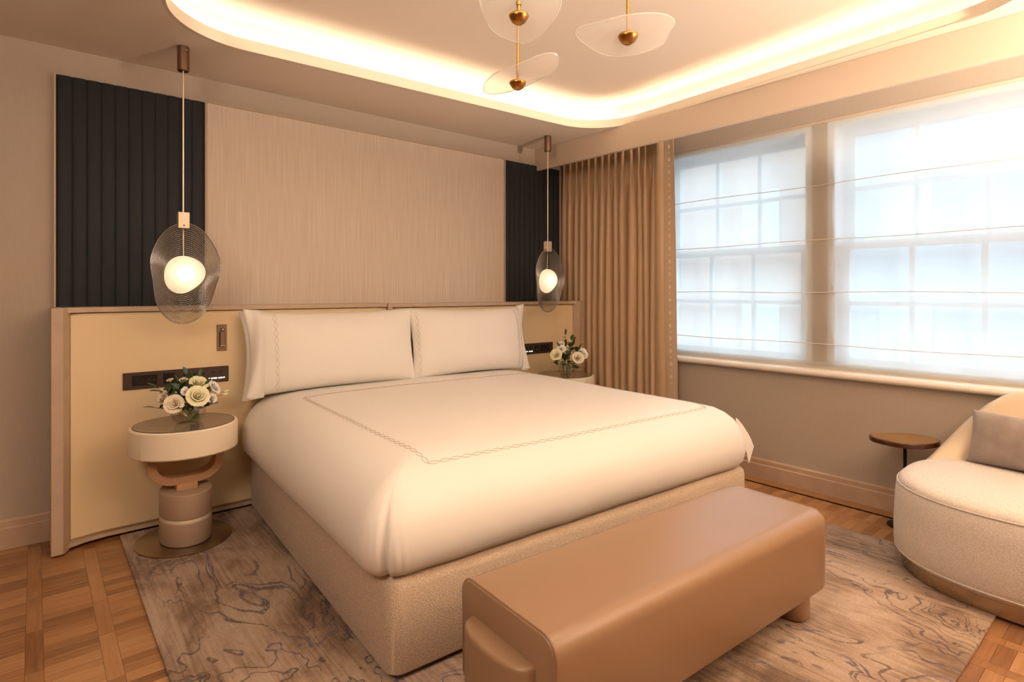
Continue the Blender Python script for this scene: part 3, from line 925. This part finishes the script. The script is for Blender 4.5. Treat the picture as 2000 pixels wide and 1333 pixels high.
# ------------------------------------------------------------------ nightstands
def nightstand(label, x, y, z0):
    t = thing('nightstand', label, 'nightstand', (x, y, z0), 0, 'nightstands beside the bed')
    el = lambda A, B, c=(0, 0): (lambda d, z: circ(A - d, z, 64, c, B - d))
    obj('base_plate', slab(el(.222, .235, (-.005, -.01)), 0, 0.010, 0.002, 2), M['steel'], t)
    obj('pedestal', slab(el(.120, .155, (0.002, -.012)), 0.010, 0.128, 0.006), M['taupe'], t)
    obj('ring', slab(el(.115, .150, (0.002, -.012)), 0.126, 0.146, 0.001, 1), M['drawer'], t)
    obj('pedestal', slab(el(.120, .155, (0.002, -.012)), 0.144, 0.270, 0.006), M['taupe'], t)
    obj('block', bx(-0.048, 0.048, -0.060, 0.050, 0.268, 0.302, 0.002, 1), M['oak'], t)
    # U bracket: band of 3.5 cm swept along a U in the x-z plane
    path = []
    for i in range(8): path.append((-0.155, 0.462 - 0.055 * i / 7))
    for i in range(1, 9): path.append((-0.155 + 0.105 * (1 - math.cos(PI / 2 * i / 8)), 0.407 - 0.090 * math.sin(PI / 2 * i / 8)))
    half = path[:]
    path = half + [(-a, b) for a, b in half[::-1]]
    rings = []
    for i, (a, b) in enumerate(path):
        p0 = path[max(0, i - 1)]; p1 = path[min(len(path) - 1, i + 1)]
        tx, tz = p1[0] - p0[0], p1[1] - p0[1]; L = math.hypot(tx, tz); nxx, nzz = -tz / L, tx / L
        wd = 0.019
        rings.append([Vector((a + nxx * s * wd, yy, b + nzz * s * wd)) for s, yy in ((1, -.05), (1, .04), (-1, .04), (-1, -.05))])
    obj('u_bracket', loft(rings), M['oak'], t, ang=30)
    D = obj('drawer_case', slab(el(.250, .240), 0.465, 0.603, 0.010), M['drawer'], t)
    # drawer front: slightly proud curved face between two seams
    a0, a1 = R(213), R(327)
    fr = []
    for i in range(33):
        a = a0 + (a1 - a0) * i / 32
        c, s_ = math.cos(a), math.sin(a)
        fr.append([Vector((c * (.250 + q), s_ * (.240 + q), zz)) for q, zz in ((-.01, .474), (0.0035, .474), (0.0035, .598), (-.01, .598))])
    obj('drawer_front', loft(fr), M['drawer'], t, ang=40)
    for a in (a0, a1):
        obj('seam', tube([(math.cos(a) * .2515, math.sin(a) * .2415, .475), (math.cos(a) * .2515, math.sin(a) * .2415, .600)], 0.0016, 6), M['taupe'], t)
    obj('glass_top', slab(el(.232, .222), 0.601, 0.6055, 0.001, 1), M['smokeglass'], t)
    obj('glass_edge', tube([(0.2325 * math.cos(a), 0.2225 * math.sin(a), 0.6045) for a in [2 * PI * i / 72 for i in range(72)]], 0.0018, 6, True), M['socket'], t)
    return t
NS = [(0.605, 3.395), (3.375, 3.360)]
nightstand('oval ivory leather nightstand on steel base left of the bed', NS[0][0], NS[0][1], ZR - 0.001)
nightstand('oval ivory nightstand half hidden behind bed beside the curtain', NS[1][0], NS[1][1], ZR - 0.001)
ZT = ZR + 0.6055

# ------------------------------------------------------------------ flowers
def petal_vf(wd, ht, curl, cup):
    P = []
    for i in range(6):
        v = i / 5
        row = []
        for j in range(6):
            u = 2 * j / 5 - 1
            half = wd * (0.28 + 0.72 * math.sin(PI * min(1, v * .62 + .06)) ** .8) * (1 if v < .95 else .86)
            ang_ = u * half / max(cup, .01)
            rr = cup * (0.45 + 0.55 * v) + curl * max(0, v - .6) ** 2
            row.append(Vector((rr * math.sin(ang_), -rr * math.cos(ang_), ht * v - curl * .25 * max(0, v - .75) + 0.004 * math.cos(u * 4))))
        P.append(row)
    return sheet(P, (0, 0.0008, 0))
PET = {}
for key, mm in (('rose', 'rose'), ('rose2', 'rose2'), ('white', 'white')):
    PET[key] = [mesh('petal', petal_vf(*q), M[mm], ang=80) for q in ((.016, .036, .0, .008), (.024, .037, .01, .0145), (.031, .037, .03, .022), (.038, .033, .10, .031))]
core_rose = {k: mesh('bud_core', lathe([(0.003, 0), (0.007, .006), (0.007, .018), (0.005, .028), (0.001, .033)], 10), M[k]) for k in ('rose', 'rose2', 'white')}
def rose(name, label, group, pos, foot, dirv, s, kind, outer=5):
    t = thing(name, label, 'flower', pos, 0, group)
    q = Vector(dirv).to_track_quat('Z', 'Y')
    t.rotation_mode = 'QUATERNION'; t.rotation_quaternion = q
    t.scale = (s, s, s)
    link('bud_core', core_rose[kind], t)
    for lay, (n, a0) in enumerate(((3, 0.3), (4, 0.9), (5, 0.4), (outer, 0.1))):
        for i in range(n):
            link('petal', PET[kind][lay], t, (0, 0, -0.0015 * lay), (0, 0, a0 + 2 * PI * i / n + random.uniform(-.2, .2)))
    inv = q.inverted()
    f = inv @ (Vector(foot) - Vector(pos)) / s
    mid = f * 0.5 + Vector((0, 0, -0.02))
    obj('stem', tube([(0, 0, 0.003), mid * .5 + Vector((0, 0, -.01)), mid, f], 0.0024 / s, 6), M['stem'], t)
    return t
leaf_me = {}
def leaf_vf(L, wd):
    P = []
    for i in range(6):
        v = i / 5
        h = wd * math.sin(PI * min(.98, v * .93 + .05)) ** .8
        P.append([Vector((u * h, v * L, 0.12 * L * v * v * -1 + abs(u) * h * .25)) for u in (-1, -.5, 0, .5, 1)])
    return sheet(P, (0, 0, 0.0006))
for k, mm, L, wd in (('long', 'leaf', .054, .012), ('round', 'leaf2', .040, .018), ('broad', 'leaf', .056, .021)):
    leaf_me[k] = mesh('leaf', leaf_vf(L, wd), M[mm], ang=80)
def sprig(label, group, foot, tip, kind, n, s=1.0):
    t = thing('foliage_sprig', label, 'foliage', foot, 0, group)
    tip = Vector(tip) - Vector(foot)
    path = [Vector((0, 0, 0)), tip * .45 + Vector((0, 0, .02)), tip * .75 + Vector((0, 0, .012)), tip]
    obj('stem', tube(path, [.0022, .0018, .0014, .0008], 5), M['stem'], t)
    for i in range(n):
        f = 0.55 + 0.45 * (i + 1) / n
        p = path[1].lerp(path[3], (f - .45) / .55)
        if i == n - 1:
            d = (path[3] - path[1]).normalized()
        else:
            d = ((path[3] - path[1]).normalized() * .6 + Vector((random.uniform(-1, 1), random.uniform(-1, .4), random.uniform(-.3, .7))).normalized()).normalized()
        q = d.to_track_quat('Y', 'Z')
        o = link('leaf', leaf_me[kind], t, p, (0, 0, 0), (s,) * 3)
        o.rotation_mode = 'QUATERNION'; o.rotation_quaternion = q
    return t
def bud(label, group, foot, tip):
    t = thing('flower_bud', label, 'flower', foot, 0, group)
    tip = Vector(tip) - Vector(foot)
    obj('stem', tube([(0, 0, 0), tip * .5 + Vector((0, 0, .012)), tip], 0.0014, 5), M['stem'], t)
    o = obj('bud', lathe([(0.001, -.002), (0.006, .006), (0.0065, .012), (0.003, .022), (0.0005, .028)], 10), M['rose'], t, loc=tip)
    o.rotation_mode = 'QUATERNION'; o.rotation_quaternion = tip.normalized().to_track_quat('Z', 'Y')
def vase(label, pos, s):
    t = thing('flower_vase', label, 'vase', pos, 0, 'glass bowl vases')
    pr = [(0.050, 0.0), (0.058, 0.003), (0.072, 0.018), (0.083, 0.045), (0.084, 0.065), (0.076, 0.095), (0.060, 0.118), (0.058, 0.124)]
    pr = [(r * s, z * s) for r, z in pr]
    obj('bowl', lathe(pr, 40, cap1=False), M['vase'], t, ang=60)
    obj('water', lathe([(max(.001, r - .004), z + .004) for r, z in pr if z < .07], 40), M['water'], t, ang=60)
    obj('rim', tube([(.058 * s * math.cos(2 * PI * i / 40), .058 * s * math.sin(2 * PI * i / 40), .124 * s) for i in range(40)], 0.0016, 6, True), M['vase'], t)
VL = Vector((0.620, 3.395, ZT))
vase('round clear glass vase of white roses on the left nightstand', VL, 1.0)
GL, GS = 'roses in the left vase', 'sprigs in the left vase'
foot = VL + Vector((0.018, -0.005, 0.014))
def fj(): return foot + Vector((random.uniform(-.022, .030), random.uniform(-.02, .02), 0))
rose('rose', 'largest cream rose at the front of the left bouquet', GL, VL + Vector((0.022, -0.085, 0.135)), fj(), (0.05, -0.85, 0.45), 1.22, 'rose', 6)
rose('rose', 'cream rose at the top of the left bouquet', GL, VL + Vector((0.036, -0.035, 0.190)), fj(), (0.15, -0.62, 0.75), 1.02, 'rose', 6)
rose('rose', 'ivory peach rose low on the left of the left bouquet', GL, VL + Vector((-0.072, -0.065, 0.110)), fj(), (-0.35, -0.85, 0.25), 1.02, 'rose2', 6)
rose('rose', 'ivory rose at the far left edge of the left bouquet', GL, VL + Vector((-0.105, -0.010, 0.135)), fj(), (-0.85, -0.35, 0.40), 0.85, 'rose2', 5)
rose('lisianthus', 'white frilled bloom on the right of the left bouquet', GL, VL + Vector((0.105, -0.030, 0.165)), fj(), (0.70, -0.55, 0.55), 0.86, 'white', 6)
rose('lisianthus', 'small white bloom low on the right of the left bouquet', GL, VL + Vector((0.092, -0.060, 0.115)), fj(), (0.60, -0.80, 0.05), 0.66, 'white', 5)
rose('lisianthus', 'small pale bud bloom at the back top of the left bouquet', GL, VL + Vector((-0.022, 0.000, 0.215)), fj(), (-0.1, -0.4, 0.9), 0.46, 'rose', 4)
rose('lisianthus', 'tiny ivory bloom at upper left of the left bouquet', GL, VL + Vector((-0.080, 0.010, 0.220)), fj(), (-0.3, -0.2, 0.9), 0.36, 'rose2', 4)
LBL = ['round-leaved sprig rising at the back top of the left bouquet', 'broad-leaved sprig at the far upper left of the left bouquet', 'long narrow leaf sprig poking out low left of the left bouquet', 'round-leaved sprig behind the ivory roses of the left bouquet', 'broad dark leaf right of the big roses in left bouquet', 'broad-leaved sprig at the upper left of the left bouquet', 'narrow-leaved sprig above the top rose of the left bouquet', 'narrow-leaved sprig at the upper right of the left bouquet', 'round grey leaf drooping over the right rim of left vase', 'broad leaf drooping over the front rim of left vase', 'round-leaved sprig between the roses in the left bouquet', 'round-leaved sprig just above the peach rose of left bouquet', 'broad-leaved sprig under the big front rose of left bouquet']
for lb, (tip, kd, n, s) in zip(LBL, (((-0.010, 0.010, 0.245), 'round', 5, 1.15), ((-0.135, 0.0, 0.185), 'broad', 4, 1.1), ((-0.150, -0.02, 0.095), 'long', 3, 1.0), ((-0.070, -0.02, 0.185), 'round', 6, 1.1),
                      ((0.075, -0.050, 0.185), 'broad', 4, .9), ((-0.045, 0.0, 0.205), 'broad', 5, .9), ((0.010, -.02, 0.225), 'long', 5, .9), ((0.060, 0.02, 0.225), 'long', 4, .9), ((0.085, -0.07, 0.085), 'round', 4, 1.2),
                      ((-0.030, -0.085, 0.085), 'broad', 4, .95), ((0.0, -0.07, 0.180), 'round', 5, .9), ((-0.09, -0.05, 0.155), 'round', 5, .8), ((0.05, -.05, .10), 'broad', 4, .8))):
    sprig(lb, GS, fj(), VL + Vector(tip), kd, n, s)
rose('lisianthus', 'small white bloom between the roses of the left bouquet', GL, VL + Vector((-0.020, -0.055, 0.165)), fj(), (-0.2, -0.8, 0.55), 0.55, 'white', 4)
rose('lisianthus', 'pale bloom behind the frilled white bloom of left bouquet', GL, VL + Vector((0.075, 0.010, 0.190)), fj(), (0.3, -0.5, 0.8), 0.55, 'white', 4)
for lb, (tip, kd, n, s) in zip(('round-leaved sprig filling the left middle of left bouquet', 'broad dark sprig low in the middle of left bouquet', 'round-leaved sprig filling the right middle of left bouquet', 'broad dark sprig behind the top rose of left bouquet'),
                               (((-0.055, -0.045, 0.170), 'round', 7, 1.0), ((-0.015, -0.075, 0.115), 'broad', 6, .8), ((0.075, -0.055, 0.150), 'round', 6, 1.0), ((0.02, 0.01, 0.215), 'broad', 6, .9))):
    sprig(lb, GS, fj(), VL + Vector(tip), kd, n, s)
bud('thin bud stem poking out right of the left bouquet', GL, VL + Vector((0.06, -0.02, 0.10)), VL + Vector((0.158, -0.04, 0.128)))
bud('upper bud stem poking out right of the left bouquet', GL, VL + Vector((0.06, -0.02, 0.11)), VL + Vector((0.165, -0.03, 0.142)))

VR = Vector((3.385, 3.350, ZT))
vase('clear glass vase of white flowers on the curtain-side nightstand', VR, 0.82)
foot = VR + Vector((0.0, 0, 0.012))
GL, GS = 'roses in the right vase', 'sprigs in the right vase'
rose('rose', 'pale yellow rose on the left of the right bouquet', GL, VR + Vector((-0.125, -0.020, 0.165)), fj(), (-0.80, -0.45, 0.5), 1.10, 'rose', 5)
rose('rose', 'creamy rose at the front of the right bouquet', GL, VR + Vector((0.065, -0.070, 0.130)), fj(), (-0.45, -0.75, 0.45), 1.12, 'rose2', 6)
rose('rose', 'white rose at the right edge of the right bouquet', GL, VR + Vector((0.150, -0.030, 0.155)), fj(), (-0.15, -0.85, 0.5), 1.15, 'white', 6)
rose('lisianthus', 'small white bloom upper left in the right bouquet', GL, VR + Vector((-0.055, 0.0, 0.205)), fj(), (-0.6, -0.5, 0.7), 0.85, 'white', 5)
rose('lisianthus', 'smallest white bloom at the top of the right bouquet', GL, VR + Vector((-0.030, 0.02, 0.245)), fj(), (-0.5, -0.4, 0.8), 0.6, 'white', 4)
LBR = ['tallest narrow sprig standing up from the right bouquet', 'broad-leaved sprig at the top middle of the right bouquet', 'narrow-leaved sprig at the upper right of the right bouquet', 'broad-leaved sprig poking out low left of the right bouquet', 'broad leaf over the front rim of the right vase', 'round-leaved sprig in the upper middle of the right bouquet', 'round-leaved sprig in the centre of the right bouquet', 'round leaf drooping over the left rim of the right vase', 'round grey leaf drooping over the right rim of right vase', 'narrow-leaved sprig at the upper left of the right bouquet', 'broad-leaved sprig above the white edge rose of right bouquet', 'broad-leaved sprig beside the pale yellow rose of right bouquet']
for lb, (tip, kd, n, s) in zip(LBR, (((0.005, 0.01, 0.325), 'long', 5, 1.0), ((0.07, 0.0, 0.275), 'broad', 6, 1.0), ((0.115, 0.02, 0.265), 'long', 6, .9), ((-0.15, -0.02, 0.105), 'broad', 4, .9), ((-0.03, -0.06, 0.105), 'broad', 5, .9),
                      ((0.03, -0.02, 0.225), 'round', 6, 1.0), ((-0.02, -0.04, 0.170), 'round', 6, 1.0), ((-0.07, -.04, .09), 'round', 4, 1.1), ((0.05, -0.06, 0.06), 'round', 4, 1.2), ((-.085, 0, .24), 'long', 4, .8), ((0.10, -0.05, 0.21), 'broad', 6, 1.0), ((-0.07, -0.05, 0.15), 'broad', 6, 1.0))):
    sprig(lb, GS, fj(), VR + Vector(tip), kd, n, s)

# ------------------------------------------------------------------ bedside pendants
def shade_r(a):
    # irregular rounded outline, taller than wide
    e = 1 / math.sqrt((math.cos(a) / 0.160) ** 2 + (math.sin(a) / 0.262) ** 2)
    return e * (1 + 0.045 * math.sin(a + 0.6) - 0.05 * math.cos(2 * a + 1.1) * .5 + 0.035 * math.sin(3 * a + 0.4) + 0.012 * math.sin(5 * a))
def globe_r(a):
    e = 1 / math.sqrt((math.cos(a) / 0.094) ** 2 + (math.sin(a) / 0.102) ** 2)
    return e * (1 + 0.06 * math.sin(2 * a + .5) + 0.05 * math.sin(3 * a + 1.2))
def pendant(label, x, y):
    t = thing('pendant_lamp', label, 'pendant lamp', (x, y, ZC), 0, 'bedside pendant lamps')
    obj('canopy', lathe([(0.0285, 0), (0.0285, -.126), (0.026, -.129), (0.005, -.129)], 32), M['bronze'], t)
    obj('rod', lathe([(0.0042, -.125), (0.0042, -.885)], 12), M['nickel'], t)
    obj('screw', xf(lathe([(0.003, 0), (0.003, .003)], 10), (0.012, -0.026, -0.02), (R(90), 0, 0)), M['nickel'], t)
    k = obj('clamp', bx(-0.0265, 0.0265, -0.022, 0.022, -.962, -.878, 0.0015, 1), M['nickel'], t)
    obj('clamp_screw', xf(lathe([(0.004, 0), (0.004, .0015), (0.002, .0018)], 14), (0, -0.022, -.948), (R(90), 0, 0)), M['socket'], k)
    zc = -1.205
    def bowl(a, f):
        """dish: point at polar angle a, fraction f between globe rim and outer edge"""
        r0, r1 = globe_r(a) * .92, shade_r(a)
        r = r0 + (r1 - r0) * f
        depth = -0.030 * (f ** 1.6) + 0.010 * math.sin(2 * a - 1.57) * f * f * (1 - max(0, math.sin(a)) ** 4)
        return Vector((r * math.cos(a) + 0.006, 0.018 + depth, zc + r * math.sin(a)))
    n = 72
    fr = [[bowl(2 * PI * i / n, f) for i in range(n)] for f in (0, .15, .3, .45, .6, .75, .9, 1.0)]
    sh = obj('glass_shade', loft(fr, True, False, False), M['shade'], t, ang=80)
    rid = []
    for q in range(17):
        f = 0.05 + 0.95 * q / 16
        rid.append(tube([bowl(2 * PI * i / n, f) for i in range(n)], 0.0022 if q < 16 else 0.0032, 5, True))
    rg = obj('ridges', join(*rid), M['ridge'], sh, ang=80); rg['kind'] = 'stuff'
    # opal globe
    gr = []
    for k_ in range(13):
        b = PI * k_ / 12
        gr.append([Vector((globe_r(2 * PI * i / 40) * max(.01, math.sin(b)) * math.cos(2 * PI * i / 40) + 0.006, -0.050 * math.cos(b) + 0.005, zc + globe_r(2 * PI * i / 40) * max(.01, math.sin(b)) * math.sin(2 * PI * i / 40))) for i in range(40)])
    obj('opal_globe', loft(gr), M['globe'], t, ang=80)
    obj('bulb', xf(lathe([(0.001, -.024), (0.014, -.019), (0.024, 0), (0.014, .019), (0.001, .024)], 16), (0.006, 0.0, zc)), M['bulb'], t)
    obj('stem', tube([(0, 0.0, -.96), (0.003, 0.012, zc + 0.095)], 0.003, 8), M['nickel'], t)
    return t
pendant('ribbed glass pendant lamp hanging over the left nightstand', 0.604, 3.439)
pendant('ribbed glass pendant lamp hanging beside the curtain', 3.277, 3.455)

# ------------------------------------------------------------------ glass leaf pendants of the ceiling cluster
def petal_pendant(label, x, y, z, cup, R0, axes, tilt, seed, stem, bowl, off):
    t = thing('glass_pendant', label, 'pendant lamp', (x, y, z), 0, 'glass leaf pendants under the cove')
    obj('cup', lathe([(0.001, -cup * .85), (cup * .35, -cup * .80), (cup * .68, -cup * .58), (cup * .92, -cup * .22), (cup, 0), (cup * .95, 0.003), (0.006, 0.002)], 32), M['brass'], t, ang=50)
    obj('neck', lathe([(0.0055, 0), (0.0055, stem), (0.0085, stem), (0.0085, stem + .010), (0.0055, stem + .012), (0.0055, stem + .018)], 16), M['brass'], t)
    obj('rod', lathe([(0.0055, stem + .012), (0.0055, ZU - z)], 12), M['brass'], t)
    obj('ceiling_rose', lathe([(0.035, ZU - z - .018), (0.038, ZU - z)], 24), M['brass'], t)
    n = 64; rings = []
    rnd = random.Random(seed)
    ph = [rnd.uniform(0, 6.28) for _ in range(5)]
    for q in range(11):
        f = 0.03 + 0.97 * q / 10
        ring = []
        for i in range(n):
            a = 2 * PI * i / n
            rr = R0 * f * (1 + (0.10 * math.sin(2 * a + ph[0]) + 0.07 * math.sin(3 * a + ph[1]) + 0.03 * math.sin(5 * a + ph[2])) * f)
            p = Vector((axes[0] * rr * math.cos(a), axes[1] * rr * math.sin(a), 0))
            p.z = R0 * f * f * (bowl[0] * math.cos(a) ** 2 + bowl[1] * math.sin(a) ** 2 + bowl[2] * f * math.sin(3 * a + ph[4]))
            ring.append(p)
        rings.append(ring)
    g = loft(rings, True, True, False)
    at = (off[0], off[1], stem + .014 + off[2])
    g = xf(g, at, tilt)
    o = obj('glass_leaf', g, M['petalglass'], t, ang=80)
    rim = xf((rings[-1], []), at, tilt)[0]
    obj('edge', tube(rim, 0.0022, 6, True), M['petaledge'], o)
petal_pendant('clear glass leaf pendant cut by the top edge, highest of cluster', 1.235, 1.442, 2.219, 0.034, 0.124, (1.0, 1.05), (R(-50), R(6), R(-40)), 3, 0.036, (0.12, 0.05, 0.10), (0, 0, -.012))
petal_pendant('clear glass leaf pendant with tilted leaf, lowest of the cluster', 1.468, 1.720, 2.130, 0.034, 0.150, (1.0, 0.42), (R(-34), R(-18), R(-40)), 11, 0.036, (0.05, 0.12, 0.06), (.014, -.012, -.028))
petal_pendant('broad clear glass leaf pendant nearest the window', 1.515, 1.210, 2.153, 0.034, 0.166, (1.0, 0.40), (R(-40), R(0), R(-40)), 5, 0.016, (0.22, 0.06, 0.05), (0, 0, -.034))

# ------------------------------------------------------------------ sofa
so = thing('lounge_sofa', 'curved ivory lounge sofa with steel plinth near the window', 'sofa', (3.372, 0.445, ZR))
SA, SB, SLEN = 0.475, 0.515, 0.95
def sofa_ring(d, z, n=28):
    P = []
    e = 2 / 2.35
    for i in range(n + 1):
        a = PI * i / n
        c, s_ = math.cos(a), math.sin(a)
        P.append(Vector((math.copysign(abs(c) ** e, c) * (SA - d), s_ ** e * (SB - d), z)))
    for i in range(n + 1):
        a = PI + PI * i / n
        c, s_ = math.cos(a), math.sin(a)
        P.append(Vector((math.copysign(abs(c) ** e, c) * (SA - d), -SLEN - abs(s_) ** e * (SB - d), z)))
    return P
obj('plinth', loft([sofa_ring(0.03, 0.0), sofa_ring(0.03, 0.062)]), M['steel'], so, ang=40)
obj('body', loft([sofa_ring(0.05, 0.060), sofa_ring(0.022, 0.064), sofa_ring(0.008, 0.080), sofa_ring(0.000, 0.11), sofa_ring(0.0, 0.20), sofa_ring(0.004, 0.30), sofa_ring(0.010, 0.372), sofa_ring(0.022, 0.396)]), M['sofa'], so, ang=50)
obj('seat', loft([sofa_ring(0.018, 0.388), sofa_ring(0.018, 0.396), sofa_ring(0.034, 0.415), sofa_ring(0.075, 0.428), sofa_ring(0.16, 0.433), sofa_ring(0.30, 0.435)]), M['sofa'], so, ang=60)
obj('seat_piping', tube(sofa_ring(0.015, 0.389), 0.0032, 6, True), M['sofa'], so)
obj('hem_piping', tube(sofa_ring(0.006, 0.086), 0.004, 6, True), M['sofa'], so)
# wrap-around back: rises along the window-side edge
outl = sofa_ring(0.03, 0)
nb = 46
G0 = []
def back_pt(u):
    """u 0..1 along the back edge from near end to far end -> (outer, inner)"""
    a_end = 0.46 * PI
    L1 = 0.62; L2 = SLEN; tot = 2 * L1 + L2
    s = u * tot
    e = 2 / 2.35
    if s < L1:
        a = a_end * (1 - s / L1); oy = 0
    elif s < L1 + L2:
        a = 0; oy = -(s - L1)
    else:
        a = -a_end * (s - L1 - L2) / L1; oy = -SLEN
    c, s_ = math.cos(a), math.sin(a)
    f = lambda d: Vector((abs(c) ** e * (SA - d), oy + math.copysign(abs(s_) ** e, s_) * (SB - d), 0))
    return f(0.0), f(0.095), f(0.05)
rings = []
for i in range(nb + 1):
    u = i / nb
    o_, i_, m_ = back_pt(u)
    sdist = min(u, 1 - u) * (2 * 0.62 + SLEN)
    tt = min(1, max(0, (sdist - 0.06) / 0.52))
    h = 0.40 + 0.40 * (tt * tt * (3 - 2 * tt))
    th = max(.05, min(1, sdist / 0.1))
    lean = Vector((0.012 * (h - .4) / .4, 0, 0))
    mid = (o_ + i_) / 2
    O = mid + (o_ - mid) * th; I = mid + (i_ - mid) * th
    zl = 0.36
    rings.append([O + Vector((0, 0, zl)), O + lean + Vector((0, 0, h - .03)), O * .75 + I * .25 + lean + Vector((0, 0, h - .006)), mid + lean + Vector((0, 0, h)), O * .25 + I * .75 + lean + Vector((0, 0, h - .008)), I + lean + Vector((0, 0, h - .035)), I + Vector((-0.02, 0, (zl + h) / 2)), I + Vector((-0.035, 0, zl))])
obj('backrest', loft(rings), M['sofaback'], so, ang=60)

cs = thing('cushion', 'taupe velvet lumbar cushion leaning on the sofa back', 'cushion', (3.560, 0.470, 0.446), R(-100))
cs.rotation_euler = (R(-16), 0, R(-101))
obj('cover', xf(pillow_vf(0.56, 0.265, 0.13, 9, 30, 20), (0, 0, 0.132)), M['velvet'], cs, ang=60)

# ------------------------------------------------------------------ drinks table
dt = thing('drinks_table', 'small amber topped drinks table on black stem by the sofa', 'side table', (3.700, 1.030, 0))
def agate(d, z):
    P = []
    for i in range(48):
        a = 2 * PI * i / 48
        r = 0.150 * (1 + 0.13 * math.cos(2 * (a - R(-42))) + 0.05 * math.cos(3 * a + 1.2) + 0.02 * math.sin(4 * a)) - d
        P.append(Vector((r * math.cos(a), r * math.sin(a), z)))
    return P
obj('table_top', slab(agate, 0.464, 0.490, 0.004), M['amberrim'], dt)
obj('top_inlay', slab(lambda d, z: agate(d + 0.010, z), 0.489, 0.4912, 0.0008, 1), M['amber'], dt)
obj('stem', lathe([(0.0085, 0.01), (0.0085, 0.469)], 16), M['blackmetal'], dt)
obj('foot', lathe([(0.085, 0), (0.085, .006), (0.06, .010), (0.012, .014), (.010, .03)], 36), M['blackmetal'], dt)
